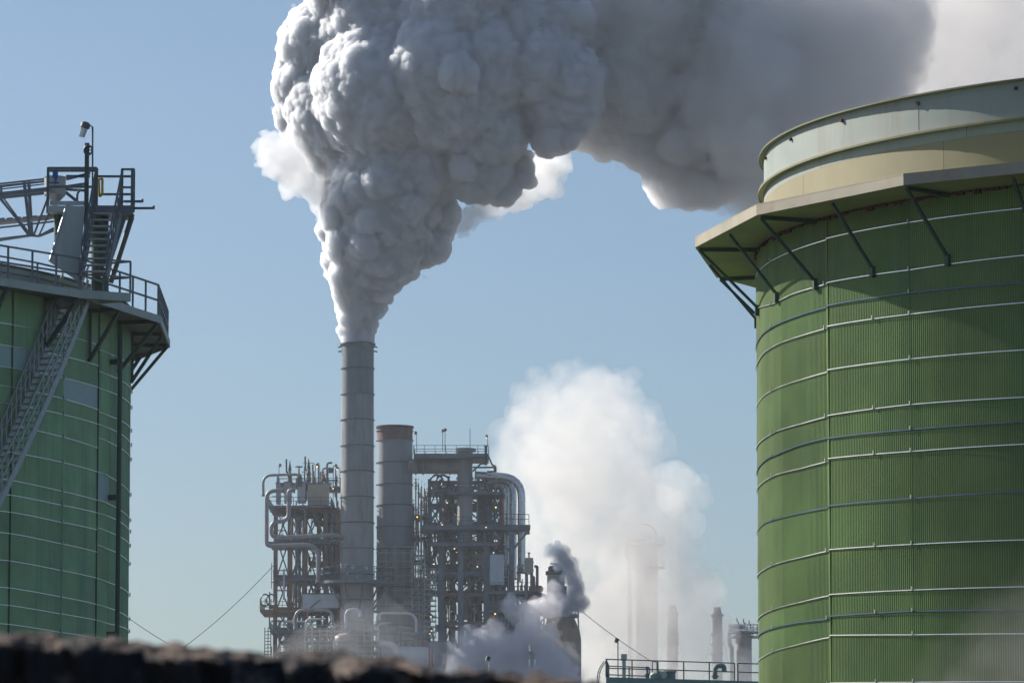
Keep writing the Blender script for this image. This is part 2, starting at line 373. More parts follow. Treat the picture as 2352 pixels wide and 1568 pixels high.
for k in range(90):      # flaking rust along the joint under the platform
    ph = seamR-R_(30)+R_(95)*k/90; h = rs.uniform(.015, .08)
    MB().box(on(CR, RB+.03, ph, ZT-.02-h/2), (.05, RB*R_(95)/90*rs.uniform(.5, 1), h), ph).build('rust_scale', 'rust', rt)
# upper shell: two rings of plates between flanges
RU = 10.84; ztop = 17.3; zlow = hit(*UR1(1000, 538), CR, RU+.1)[1]
print('flanges', zlow, ztop, 'platform', ZT)
def plate_ring(z0, z1, a_first, matl, step, name):
    for k in range(-6, 7):
        a = a_first+step*k
        m = MB().ring(CR, RU-.03, RU+.004*(k % 2), z0, z1, 14, a+.0004, a+step-.0004); m.build(name, matl, rt, True)
aU = unwrap(hit(*UR1(1455, 330), CR, RU)[0], PC); aL = unwrap(hit(*UR1(1617, 560), CR, RU)[0], PC)
plate_ring(zlow, ztop-.13, aU, 'upper_plate', R_(25), 'shell_plate')
plate_ring(zlow-.24, zlow-.012, aL+R_(3), 'upper_plate', R_(25), 'shell_plate')
for k in range(-6, 7):
    a = aL+R_(25)*k; MB().ring(CR, RU-.028, RU+.003, ZT+.03, zlow-.242, 14, a+.0004, a+R_(25)-.0004).build('shell_plate', 'tan_plate', rt, True)
plate_ring(ztop-.128, ztop-.03, aU-R_(11), 'upper_plate', R_(25), 'shell_plate')
MB().ring(CR, RU, RU+.11, ztop-.03, ztop, 160).build('top_flange', 'flange_olive', rt)
MB().ring(CR, RU, RU+.12, zlow-.012, zlow+.012, 160).build('girder_flange', 'pale_fascia', rt)
MB().ring(CR, RU+.1, RU+.125, zlow-.05, zlow-.012, 160).build('girder_lip', 'flange_olive', rt)
for k in range(-5, 6):
    ph = aU+R_(12.5)*k; MB().box(on(CR, RU+.03, ph, ztop-.17), (.05, .05, .06), ph).build('rain_spout', 'rust', rt)
MB().lathe([(RU-.05, ztop-.5), (4, ztop-.2), (.05, ztop)], CR, 64).build('roof_cone', 'roof_pale', rt, True)
# ---------------------------------------------------------------- tank with the helical stair
D2 = 150.0; az = math.atan((293.5-1176)/F)-math.asin(.115)
CL = (D2*math.sin(az), D2*math.cos(az)); RL = .115*D2; QC = math.atan2(-CL[1], -CL[0])
lt = thing('storage_tank', 'green corrugated storage tank with railed walkway, stair tower and truss bridge on its roof', 'storage tank', (CL[0], CL[1], 0))
A2 = hit(*UL2(745, 425), CL, RL+1.5); A3 = hit(*UL2(1365, 728), CL, RL+1.35)
print('left platform', A2, A3, hit(*UL2(20, 330), CL, RL+1.5))
ZL = (A2[1]+A3[1])/2
BL = [([(55,-420),(530,-310)]), ([(55,-300),(530,-195)]), ([(55,-180),(530,-75)]), ([(55,-75),(530,50)]), ([(55,20),(530,130)]), ([(55,138),(530,262)]), ([(55,288),(530,395)]), ([(55,443),(320,500),(530,553)]), ([(55,525),(315,577),(530,623)]),
      ([(55,620),(315,672),(530,717)]), ([(55,738),(310,790),(530,840)]), ([(55,890),(320,940),(530,985)]), ([(55,1040),(315,1086),(530,1130)]), ([(55,1137),(310,1180),(530,1218)]), ([(55,1242),(310,1282),(530,1318)]), ([(55,1420),(530,1480)])]
BR = [([(535,-285),(610,-255),(705,-205)]), ([(535,-165),(610,-135),(708,-80)]), ([(535,-70),(610,-45),(710,12)]), ([(535,62),(585,80),(610,90),(712,145)]), ([(535,130),(585,148),(610,158),(712,226)]), ([(535,207),(585,222),(610,237),(710,305)]), ([(535,395),(585,412),(608,427),(708,503)]), ([(535,552),(583,567),(606,578),(706,645)]), ([(535,623),(582,637),(606,646),(704,708)]),
      ([(535,705),(580,720),(604,731),(704,787)]), ([(535,800),(580,818),(602,827),(704,890)]), ([(530,985),(578,1000),(602,1011),(705,1066)]), ([(530,1130),(578,1143),(600,1151),(700,1198)]), ([(527,1217),(575,1230),(600,1238),(700,1268)]), ([(527,1310),(575,1322),(600,1330),(700,1358)]), ([(527,1480),(700,1540)])]
tl = [table(UL3, b, CL, RL+.02, QC) for b in BL]; tr = [table(UL3, b, CL, RL+.02, QC) for b in BR]
q1 = unwrap(hit(*UL3(50, 800), CL, RL)[0], QC); q2 = unwrap(hit(*UL3(531, 800), CL, RL)[0], QC); q3 = unwrap(hit(249, 1200, CL, RL)[0], QC)
qs = [q1-R_(45), q1-R_(22), q1, q1+(q2-q1)*.52, q2, q3, q3+R_(16), q3+R_(60), q3+R_(110)]
MB().lathe([(RL-.12, 0), (RL-.12, ZL+.4)], CL, 128).build('inner_shell', 'dark_green_steel', lt, True)
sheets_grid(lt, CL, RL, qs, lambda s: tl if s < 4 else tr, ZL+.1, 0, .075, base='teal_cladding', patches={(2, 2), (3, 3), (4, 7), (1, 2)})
for i in range(len(tl)):
    b1 = band(lt, CL, RL+.04, tl[i], qs[0], q2, 'band_metal', .022); b2 = band(lt, CL, RL+.04, tr[i], q2, qs[-1], 'band_metal', .022)
    for p in (q1+(q2-q1)*.52, q3+R_(16)):
        z = interp(tl[i] if p < q2 else tr[i], p); MB().box(on(CL, RL+.06, p, z+.03), (.04, .04, .12), p).build('band_clip', 'band_clip', b1 if p < q2 else b2)
for p in (q1, q2): MB().beam(on(CL, RL+.03, p, 0), on(CL, RL+.03, p, ZL), .05, .04).build('seam_strip', 'dark_green_steel', lt)
# cone roof
MB().lathe([(RL-.05, ZL+.1), (RL-.05, ZL+.75), (3, ZL+2.9), (.05, ZL+3.2)], CL, 96).build('roof_cone', 'roof_pale', lt, True)
MB().ring(CL, RL-.04, RL+.03, ZL+.72, ZL+.78, 128).build('roof_edge', 'dark_steel', lt)
# walkway
RW = RL+1.4; w0 = unwrap(A2[0], QC); ST = R_(19.6); wc = [w0+ST*k for k in range(-4, 8)]
walk_out = []
for k, (a, b) in enumerate(zip(wc, wc[1:])):
    A, B = on(CL, RW, a, ZL), on(CL, RW, b, ZL); ai, bi = on(CL, RL-.1, a, ZL), on(CL, RL-.1, b, ZL); mi = on(CL, RL-.1, (a+b)/2, ZL)
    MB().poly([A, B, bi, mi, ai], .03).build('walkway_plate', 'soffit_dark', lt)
    d = ((A+B)/2-Vector((CL[0], CL[1], ZL))).normalized()
    MB().beam(A-Zv*.02+d*.02, B-Zv*.02+d*.02, .04, .24).build('fascia', 'deck_grey_green', lt)
    for t in (0, .5):
        o1 = A.lerp(B, t)-d*.08; ph = a+(b-a)*t; foot = on(CL, RL+.05, ph, ZL-1.7)
        MB().beam(o1-Zv*.14, foot, .11, .11).build('brace', 'dark_green_steel', lt)
        MB().beam(on(CL, RL+.09, ph, ZL-.1), on(CL, RL+.09, ph, ZL-1.6), .08, .08).build('brace_leg', 'dark_green_steel', lt)
        MB().beam(on(CL, RL+.05, ph, ZL-.1), o1-Zv*.09, .1, .12).build('bracket_arm', 'dark_green_steel', lt)
    railing('railing', [A-d*.05+Zv*.1, B-d*.05+Zv*.1], lt, 'stair_steel', 1.0, 1.15, .055)
railing('inner_railing', [on(CL, RL+.25, wc[1]+ST*3.3*j/8, ZL) for j in range(9)], lt, 'stair_steel', .95, 1.9, .05)
# stair-head landing standing out from the walkway
def at_z(u, v, z): d = P(u, v, 1.0); k = (z-CAMZ)/(d.z-CAMZ); return Vector((d.x*k, d.y*k, z))
LA = on(CL, RW, w0, ZL)+Zv*.006; LB = at_z(*UL2(1160, 505), ZL+.006); LC = on(CL, RL+.15, math.atan2(LB.y-CL[1], LB.x-CL[0])+.01, ZL+.006)
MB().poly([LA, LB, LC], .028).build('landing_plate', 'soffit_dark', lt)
dl = Vector((LB.y-LA.y, -(LB.x-LA.x), 0)).normalized()*.03
MB().beam(LA-Zv*.02+dl, LB-Zv*.02+dl, .04, .26).build('fascia', 'deck_grey_green', lt); MB().beam(LB-Zv*.02, LC-Zv*.02, .04, .26).build('fascia', 'deck_grey_green', lt)
railing('railing', [LA+Zv*.1, LB+Zv*.1, LB.lerp(LC, .45)+Zv*.1], lt, 'stair_steel', 1.0, 1.3, .055)
# drain pipe
pd = q3; MB().tube([on(CL, RL+.33, pd, 0), on(CL, RL+.33, pd, ZL-.3)], .075, 12).build('drain_pipe', 'dark_green_steel', lt, True)
for y in (520, 1285): z = hit(*UL3(585, y), CL, RL+.3)[1]; MB().beam(on(CL, RL, pd, z), on(CL, RL+.33, pd-R_(.3), z), .22, .16).build('pipe_bracket', 'dark_green_steel', lt)
z = hit(*UL2(940, 1040), CL, RL+.3)[1]; MB().beam(on(CL, RL, pd, z), on(CL, RL+.33, pd-R_(.3), z), .22, .16).build('pipe_bracket', 'dark_green_steel', lt)
# helical stair along the shell
RO = RL+1.05; RI = RL+.18
hs = thing('stairway', 'long galvanised helical stair climbing the side of the green tank', 'stairway', on(CL, RO, QC, 0))
ta, za = hit(*UL2(765, 600), CL, RO); tb, zb = hit(*UL3(2, 560), CL, RO); ta, tb = unwrap(ta, QC), unwrap(tb, QC)
print('stair', ta, za, tb, zb, 'slope', (za-zb)/((ta-tb)*RO))
sl = (za-zb)/(ta-tb); tend = ta-(za-.2)/sl
za2 = ZL-.06
def helix(R, dz, t0, t1, n=48): return [on(CL, R, t0+(t1-t0)*i/n, za+(t0+(t1-t0)*i/n-ta)*sl+dz) for i in range(n+1)]
ttop = ta+(za2-za)/sl*.85
for R, nm in ((RO, 'stringer'), (RI, 'stringer')):
    m = MB(); h = helix(R, 0, ttop, tb-R_(14))
    for a, b in zip(h, h[1:]): m.beam(a, b, .035, .19)
    m.build(nm, 'galvanised', hs)
nt_ = int((za2-zb+sl*R_(14))/.215); tread = None
for i in range(nt_):
    t = ttop-(.12+.215*i)/sl; z = za+(t-ta)*sl-.02; a, b = on(CL, RI+.03, t, z), on(CL, RO-.03, t, z)
    MB().beam(a, b, .24, .035).build('tread', 'galvanised', hs)
for R in (RO, RI):
    m = MB()
    for dz in (1.0, .55):
        h = helix(R, dz+.1, ttop, tb-R_(14))
        for a, b in zip(h, h[1:]): m.beam(a, b, .045, .045)
    hr = m.build('handrail', 'galvanised', hs)
    for i in range(0, 26):
        t = ttop-R_(.25)-i*R_(.72); z = za+(t-ta)*sl; MB().beam(on(CL, R, t, z), on(CL, R, t, z+1.1), .04, .04).build('post', 'galvanised', hr)
# lamp and its conduit beside the stair
lp = thing('stair_lamp', 'round grey lamp on a bent conduit above the helical stair', 'lamp', on(CL, RO, ta, za))
Yl = on(CL, RO+.4, ta, za).y-.3
MB().tube(bend([l2(575, 640, Yl), l2(572, 1020, Yl), l2(592, 1110, Yl)], .5), .035, 8).build('conduit', 'white_paint', lp, True)
c = l2(560, 590, Yl); MB().lathe([(.03, c.z+.26), (.2, c.z+.2), (.24, c.z+.02), (.2, c.z-.08), (.02, c.z-.1)], (c.x, c.y), 20).build('lamp_housing', 'dark_steel', lp, True)
MB().lathe([(.12, c.z-.1), (.1, c.z-.19), (.02, c.z-.22)], (c.x, c.y), 16).build('lens', 'glass', lp, True)
# ---------------------------------------------------------------- stair tower, hopper and mast on that roof
YT = on(CL, RL-.3, w0+R_(2), 0).y-.2
def T(x, y, dy=0): return l1(x, y, YT+dy)
tw = thing('stair_tower', 'steel stair tower with railed top landing on the green tank roof', 'stair tower', T(780, 1500))
zdk = T(640, 850).z
# two landings
def slab(name, x0, x1, yt, yb, dy0, dy1, mt):
    a, b, c, d = T(x0, yt, dy0), T(x1, yt, dy0), T(x1, yt, dy1), T(x0, yt, dy1); z = a.z
    for p in (b, c, d): p.z = z
    th = T(x0, yt, dy0).z-T(x0, yb, dy0).z
    return MB().poly([a, b, c, d], th).build(name, mt, tw), [a, b, c, d]
_, L0 = slab('landing', 425, 860, 835, 885, 0, 1.6, 'galvanised')
_, L1_ = slab('landing', 850, 1190, 832, 905, .1, 1.5, 'stair_steel')
MB().beam(T(445, 812, .1), T(750, 812, .1), .1, .12).build('kick_plate', 'galvanised', tw)
hr = T(430, 500).z-T(430, 835).z
railing('railing', [L0[3], L0[0], L0[1]], tw, 'dark_steel', hr, 2.2, .07, (1, .93, .5))
railing('railing', [L1_[1]+Vector((-.05, 0, 0)), L1_[2], L1_[3]], tw, 'dark_steel', T(0, 510).z-T(0, 832).z, 1.3, .07)
railing('railing', [T(1085, 832, .12), T(1190, 832, .9)], tw, 'dark_steel', T(0, 510).z-T(0, 832).z, 1.3, .07)
# columns
for x0, x1, yb, dy, rr in ((890, 890, 1600, .9, 80), (527, 527, 1330, .8, 45)):
    MB().tube([T(x0, 880, dy), T(x1, yb, dy)], rr*.2578*YT/F, 20).build('column', 'dark_green_steel', tw, True)
for x0, y0, x1, y1, dy in ((1110, 920, 925, 1480, .2), (1175, 935, 985, 1520, 1.1), (1100, 900, 1190, 935, .6)):
    MB().tube([T(x0, y0, dy), T(x1, y1, dy)], .085, 10).build('prop', 'dark_steel', tw, True)
# stair flight
top = (T(850, 850), T(1085, 850)); bot = (T(725, 1480, -1.3), T(950, 1480, -1.3))
for a, b in zip(top, bot): MB().beam(a, b, .05, .25).build('stringer', 'stair_steel', tw)
n_t = 11
for i in range(1, n_t):
    t = i/n_t; a, b = top[0].lerp(bot[0], t), top[1].lerp(bot[1], t); MB().beam(a, b, .26, .04, Vector((0, 0, 1))).build('tread', 'galvanised', tw)
hh = 1.0
for a, b in zip(top, bot):
    m = MB()
    for k in (1, .55): m.beam(a+Zv*hh*k*1.15, b+Zv*hh*k, .05, .05)
    r = m.build('handrail', 'dark_steel', tw)
    for i in range(8): p = a.lerp(b, i/7); MB().beam(p, p+Zv*hh*1.05, .04, .04).build('post', 'dark_steel', r)
for x0, x1, y in ((1100, 1270, 797), (1195, 1370, 857)):
    MB().beam(T(x0, y, .5), T(x1, y, .5), .07, .07).build('cantilever_arm', 'dark_steel', tw); MB().beam(T(x1, y+8, .5), T(x1, y-22, .5), .06, .06).build('arm_stop', 'dark_steel', tw)
gm = MB(); gp = [T(880, 600, .5), T(912, 590, .5), T(912, 735, .5), T(885, 755, .5)]
gm.tube(bend(gp+[gp[0]], .1), .04, 8); tag(gm.build('safety_gate', 'yellow_paint'), 'small yellow tubular safety gate at the stair tower landing', 'gate')
# sloping chute
ch = thing('chute', 'broad pale sheet metal chute sloping down from the stair tower landing', 'chute', T(560, 1480))
a, b, c_, d = T(595, 830, -.25), T(752, 840, -.25), T(690, 1500, -.6), T(440, 1330, -.6); bk = Vector((0, .28, 0))
m = MB(); m.hexa([a, b, b+bk, a+bk, d, c_, c_+bk, d+bk]); m.build('chute_body', 'chute_plate', ch)
for p, q in ((a, d), (b, c_)): MB().beam(p-Vector((0, .02, 0)), q-Vector((0, .02, 0)), .05, .05).build('edge_angle', 'galvanised', ch)
# hopper
hp = thing('hopper', 'grey sheet steel hopper with cone foot on the stair tower landing', 'hopper', T(490, 795, .9))
hc = T(490, 650, .9); k = .2578*YT/F; z0, z1, z2, z3 = T(0, 800).z, T(0, 700).z, T(0, 545).z, T(0, 540).z
MB().lathe([(25*k, z0), (30*k, T(0, 770).z), (98*k, z1), (98*k, z2), (104*k, z2), (104*k, z3), (94*k, z3), (94*k, z1)], (hc.x, hc.y), 28).build('bin', 'galvanised', hp, True)
v = T(493, 560, -.1); vl = thing('actuator_valve', 'small blue actuator valve beside the grey hopper', 'valve', T(493, 660, -.1))
MB().box(v, (.16, .14, .2)).build('actuator', 'blue_paint', vl); MB().lathe([(.03, T(0, 650).z), (.05, T(0, 600).z), (.09, T(0, 585).z), (.05, T(0, 578).z)], (v.x, v.y), 12).build('stem', 'blue_paint', vl)
MB().beam(T(435, 630, -.1), T(525, 632, -.1), .05, .05).build('yoke', 'dark_steel', vl)
# mast with pulley, lamp post
ms = thing('mast', 'dark green steel mast with a pulley wheel near its top', 'mast', T(765, 830, -.1))
MB().beam(T(765, 1250, -.1), T(776, 278, -.1), .13, .13).build('pole', 'dark_green_steel', ms)
pc = T(785, 340, -.2); m = MB()
ringp = [pc+Vector((math.cos(t)*.125, 0, math.sin(t)*.15)) for t in np.linspace(0, 2*math.pi, 21)]
m.tube(ringp, .028, 6); prim = m.build('pulley_rim', 'dark_steel', ms)
for k in range(3):
    t = k*math.pi/3; e = Vector((math.cos(t)*.125, 0, math.sin(t)*.15)); MB().beam(pc-e, pc+e, .03, .03).build('spoke', 'dark_steel', prim)
lo = thing('flood_lamp', 'floodlight with glass jar lens on a bent post above the stair tower', 'lamp', T(823, 500, .2))
MB().tube([T(823, 1000, .2), T(825, 133, .2), T(800, 122, .2), T(755, 100, .2)], .028, 8).build('post', 'dark_steel', lo)
h0 = T(757, 132, .2); ax = (T(735, 210, .2)-T(765, 110, .2)).normalized()
MB().tube([h0-ax*.15, h0-ax*.1, h0+ax*.02, h0+ax*.06], [.09, .15, .155, .11], 14).build('lamp_housing', 'dark_steel', lo, True)
MB().tube([h0+ax*.06, h0+ax*.16, h0+ax*.33, h0+ax*.35], [.1, .105, .085, .03], 14).build('lens', 'glass', lo, True); lens_o = lo.children[-1]
for q in range(4):
    s_ = Vector((math.cos(q*1.57+.6), math.sin(q*1.57+.6), 0))*.11; MB().beam(h0+ax*.05+s_, h0+ax*.34+s_*.8, .014, .014).build('guard_wire', 'dark_steel', lens_o)
# truss bridge
tb_ = thing('truss_bridge', 'steel truss pipe bridge running off from the stair tower', 'truss bridge', T(300, 1105))
def bar(nm, x0, y0, x1, y1, dy, w, mt='stair_steel'): MB().beam(T(x0, y0, dy), T(x1, y1, dy), w*.75, w*.75).build(nm, mt, tb_)
for dy, s in ((.2, 0), (1.5, 1)):
    o = 14*s; yo = 20*s
    bar('top_rail', -260, 668+yo, 395, 597+yo, dy, .07); bar('chord', -260, 762+yo*1.2, 420, 690+yo*1.2, dy, .17); bar('walk_rail', -260, 700+yo, 395, 622+yo, dy, .05)
    bar('lower_chord', -260, 1162+yo, 265+o, 1100, dy, .09); bar('lower_chord', 265+o, 1100, 350, 1106, dy, .09); bar('lower_chord', 350, 1106, 480, 1035+yo, dy, .09)
    bar('tray_chord', -260, 1060-yo*1.8, 480, 975-yo*1.8, dy, .07)
    bar('strut', 215+o*3, 620, 270+o, 1100, dy, .13); bar('diagonal', -20, 730+yo, 250+o, 1095, dy, .08); bar('diagonal', 20, 750, 255+o, 1090, dy, .06); bar('diagonal', 425, 770, 300, 1100, dy, .08); bar('diagonal', 440, 900, 345, 1105, dy, .06)
    bar('post', 12, 670+yo, 12, 735+yo, dy, .09)
for i in range(9):
    x = -160+i*72; y = 965-i*5+ (3 if i % 2 else 0); MB().beam(T(x, y, .15), T(x+55, y-6, .2), .1, .05).build('tray_clamp', 'stair_steel', tb_)
    bar('cross_member', x, y+40, x+6, y+10, .8, .06)
pp = MB().tube(bend([T(-260, 1010, .8), T(430, 940, .8), T(480, 920, .8)], .3), .09, 10).build('carried_pipe', 'insulation', tb_, True)
for a, b in (((590, 600), (805, 545)), ((590, 572), (800, 575)), ((585, 665), (760, 640)), ((585, 690), (760, 700))): MB().beam(T(*a, 1.4), T(*b, 1.4), .06, .08).build('tie_bar', 'stair_steel', tb_)
MB().tube([T(585, 715, 1.2), T(690, 800, 1.2)], .05, 8).build('knee_brace', 'stair_steel', tb_)
MB().tube(bend([T(720, 690, 1.1), T(690, 720, 1.1), T(685, 800, 1.1)], .3), .04, 8).build('hose', 'stair_steel', tb_)
# ================================================================ refinery, about 690 m off
rr_ = random.Random(11)
K = 690/F           # metres per picture unit at that distance
def ground_of(p): return Vector((p.x, p.y, 0))
def lamp(name, label, top, foot, side=-1, lit=None, drop=.25, group=None):
    """bracket lamp: post, arm, bell housing and its bulb"""
    top, foot = Vector(top), Vector(foot); t = thing(name, label, 'lamp', foot, group)
    MB().tube([foot, Vector((foot.x, foot.y, top.z+.15)), Vector((top.x, top.y, top.z+.2))], .05, 6).build('post', 'dark_steel', t)
    MB().lathe([(.06, top.z+.38), (.2, top.z+.3), (.3, top.z), (.26, top.z-.04)], (top.x, top.y), 12, capt=True).build('housing', 'dark_steel', t); hs_ = t.children[-1]
    MB().ball((top.x, top.y, top.z-.1), .12, 10, 6).build('bulb', lit or 'glass', hs_, True)
    return t
def stack(name, label, u, v_top, Y, r0, r1, rings, mats, parts_rim=None):
    c = P(u, v_top, Y); z_t = c.z; zs = [P(u, v, Y).z for v in rings]
    t = thing(name, label, 'smokestack', (c.x, c.y, 0)); lev = [z_t]+[z for z in zs if z < z_t-.2]
    step = lev[-2]-lev[-1]
    while lev[-1] > step*1.1: lev.append(lev[-1]-step)
    lev.append(0)
    rad = lambda z: r0+(r1-r0)*(z_t-z)/z_t
    for i, (a, b) in enumerate(zip(lev, lev[1:])):
        pr = [(rad(b), b+.01), (rad(a), a-.01)]
        if i == 0: pr = pr+[(rad(a)-.15, a-.01), (rad(b)-.15, b)]
        MB().lathe(pr, (c.x, c.y), 64).build('shell_course', mats(i, (a+b)/2), t, True)
        if b > 0: MB().ring((c.x, c.y), rad(b)-.05, rad(b)+.16, b-.07, b+.07, 64).build('stiffener_ring', 'steel_blue' if i % 2 else 'dark_steel', t)
    return t, c, rad
# ---------------------------------------------------------------- tall stack
st, sc, srad = stack('smokestack', 'tall slender grey banded smokestack with white steam pouring from its mouth', 822, 789, 690, 37.0*K, 41*K, [847, 906, 965, 1024, 1083, 1142, 1201, 1260], lambda i, z: 'stack_top' if i < 2 else ('stack_grey' if i < 5 else 'stack_pale'))
MB().ring((sc.x, sc.y), 37*K-.1, 37*K+.28, sc.z-.25, sc.z-.02, 64).build('mouth_rim', 'dark_steel', st)
for s in (-1, 1):
    for dz in (.5, 1.2): MB().beam((sc.x+s*37*K, sc.y-.3, sc.z-dz), (sc.x+s*(37*K+.55), sc.y-.3, sc.z-dz-.1), .14, .2).build('lifting_lug', 'dark_steel', st)
m = MB(); hp_ = [Vector((sc.x+.1*math.sin(k), 0, sc.z-4-k*2.4)) for k in range(0)]
for x, y in ((1000, 290), (1073, 305), (1205, 315), (1015, 372), (1108, 415)):
    p = c5(x, y, 690); a = math.asin(max(-1, min(1, (p.x-sc.x)/(40*K)))); q = Vector((p.x, sc.y-40*K*math.cos(a), p.z)); d = Vector((math.sin(a), -math.cos(a), 0))
    MB().tube([q-d*.1, q+d*.35], .3 if y < 350 else .2, 12).build('sample_port', 'panel_white', st)
# ring gallery round the tall stack
zg = c5(900, 455, 690).z; rg = 87*K
MB().ring((sc.x, sc.y), 40*K, rg, zg-.45, zg, 40).build('gallery_deck', 'steel_blue', st)
gal = [Vector((sc.x+rg*.98*math.cos(a), sc.y+rg*.98*math.sin(a), zg)) for a in np.linspace(0, 2*math.pi, 25)]
railing('gallery_railing', gal, st, 'steel_blue', 2.0, 9, .09, (1, .55), pieces=False)
for k in range(12):
    a = 2*math.pi*k/12+.2; MB().beam((sc.x+rg*.95*math.cos(a), sc.y+rg*.95*math.sin(a), zg-.4), (sc.x+40*K*math.cos(a), sc.y+40*K*math.sin(a), zg-4.2), .2, .2).build('gallery_bracket', 'steel_blue', st)
# ---------------------------------------------------------------- wide stack
sb, bc, brad = stack('smokestack', 'broad slate grey vessel stack with rusty rim beside the tall stack', 907, 979, 700, 41*K*1.014, 42*K*1.014, [990, 1012, 1063, 1113, 1161, 1211, 1261, 1305], lambda i, z: 'stack_rust' if i < 2 else ('stack_slate' if i < 7 else 'stack_pale'))
MB().ring((bc.x, bc.y), 41*K, 41*K+.22, bc.z-.3, bc.z, 64).build('mouth_rim', 'rust', sb)
# ---------------------------------------------------------------- steel towers
def frame_tower(name, label, cols, z_levels, Yf, Yb, z_top, mats, base=None, brace=True, cw=.62):
    """cols: picture u of front columns; z levels top down; bays braced with crosses; every member a piece of its own"""
    f = [P(u, 1300, Yf).x for u in cols]; b = [P(u, 1300, Yf).x+1.6 for u in cols]
    t = thing(name, label, 'steel tower', ((f[0]+f[-1])/2, Yf, 0))
    for i, (row, y) in enumerate(((f, Yf), (b, Yb))):
        for x in row:
            MB().ibeam((x, y, 0), (x, y, z_top), cw, cw).build('column', mats[(i+1) % len(mats)], t)
        for z in z_levels:
            for x0, x1 in zip(row, row[1:]): MB().ibeam((x0+cw*.5, y, z), (x1-cw*.5, y, z), .4, .6).build('beam', mats[int(z) % len(mats)], t)
        if brace:
            for z0, z1 in zip(z_levels, z_levels[1:]):
                for j, (x0, x1) in enumerate(zip(row, row[1:])):
                    k = rr_.random()
                    if k < .75:
                        MB().beam((x0+.3, y+.05, z0-.3), (x1-.3, y+.05, z1+.3), .2, .2).build('brace', mats[0], t)
                        MB().beam((x1-.3, y-.05, z0-.3), (x0+.3, y-.05, z1+.3), .2, .2).build('brace', mats[0], t)
                    else:
                        mx = (x0+x1)/2
                        for xx in (x0+.3, x1-.3): MB().beam((xx, y, z1+.3), (mx, y, z0-.3), .22, .22).build('brace', mats[0], t)
    for x0, x1 in zip(f, b):
        for z in z_levels: MB().ibeam((x0, Yf+cw*.5, z+.03), (x1, Yb-cw*.5, z+.03), .35, .5).build('cross_beam', mats[0], t)
    return t, f, b
def deck(parent, u0, u1, v, Yf, Yb, mt='steel_blue', th=.35, rail=True, h=1.25, name='deck'):
    z = P(u0, v, Yf).z; x0, x1 = P(u0, v, Yf).x, P(u1, v, Yf).x; q = [Vector((x0, Yf, z)), Vector((x1, Yf, z)), Vector((x1, Yb, z)), Vector((x0, Yb, z))]
    MB().poly(q, th).build(name, mt, parent)
    if rail: railing('railing', [Vector((p.x*.0+p.x, p.y, p.z)) for p in q], parent, mt, h, 1.7, .075, (1, .55), pieces=False, close=True)
    return q
zz = lambda v, Y=694: P(700, v, Y).z
tA, fA, bA = frame_tower('process_tower', 'braced steel process tower behind looping insulated pipes beside the tall stack', [633, 667, 701, 748, 775], [zz(v) for v in (1172, 1240, 1324, 1399, 1446, 1500)], 694, 705, zz(1165), ['steel_blue', 'steel_brown', 'steel_rust'])
deck(tA, 616, 760, 1160, 692, 707); deck(tA, 597, 700, 1399, 692.5, 706, 'steel_brown'); deck(tA, 620, 790, 1446, 690.5, 706); deck(tA, 616, 790, 1243, 693.2, 706, rail=False); deck(tA, 628, 745, 1327, 693.2, 706)
deck(tA, 636, 720, 1108, 697, 705); deck(tA, 700, 782, 1116, 698, 706)
for v in (1195, 1290, 1372): deck(tA, 700+(v % 7)*4, 782, v, 698, 706, 'steel_brown', .3)
def box_uv(name, label, cat, u0, v0, u1, v1, Y, dep, mt, parent=None, rz=0, group=None):
    a, b = P(u0, v0, Y), P(u1, v1, Y); c = (a+b)/2; c.y = Y+dep/2
    if parent is None:
        t = thing(name, label, cat, (c.x, c.y, b.z), group)
        MB().box(c, (abs(b.x-a.x), dep, abs(a.z-b.z)), rz).build('housing', mt, t)
        n = max(2, int(abs(b.x-a.x)/1.2))
        for k in range(1, n): x = a.x+(b.x-a.x)*k/n; MB().beam((x, Y-.03, b.z), (x, Y-.03, a.z), .08, .06).build('seam_rib', mt, t)
        MB().box((c.x, c.y, a.z+.06), (abs(b.x-a.x)+.2, dep+.2, .1), rz).build('roof_cap', 'steel_blue', t)
        return t
    return MB().box(c, (abs(b.x-a.x), dep, abs(a.z-b.z)), rz).build(name, mt, parent)
box_uv('equipment_cabinet', 'tan boxed enclosure on top of the braced process tower', 'enclosure', 707, 1111, 754, 1159, 693.5, 4, 'vessel_tan')
box_uv('equipment_cabinet', 'narrow grey enclosure behind the rails at the end of the process tower top', 'enclosure', 634, 1109, 643, 1155, 695, 3, 'panel_grey')
box_uv('equipment_cabinet', 'tall grey enclosure behind the curved pipe on the process tower top', 'enclosure', 653, 1107, 668, 1153, 694.5, 3, 'panel_grey')
box_uv('equipment_cabinet', 'pale grey enclosure next to the tan box on the process tower', 'enclosure', 683, 1108, 701, 1152, 694.2, 3, 'panel_white')
box_uv('equipment_cabinet', 'long white enclosure low on the process tower behind its rails', 'enclosure', 695, 1364, 778, 1395, 689, 4, 'panel_white')
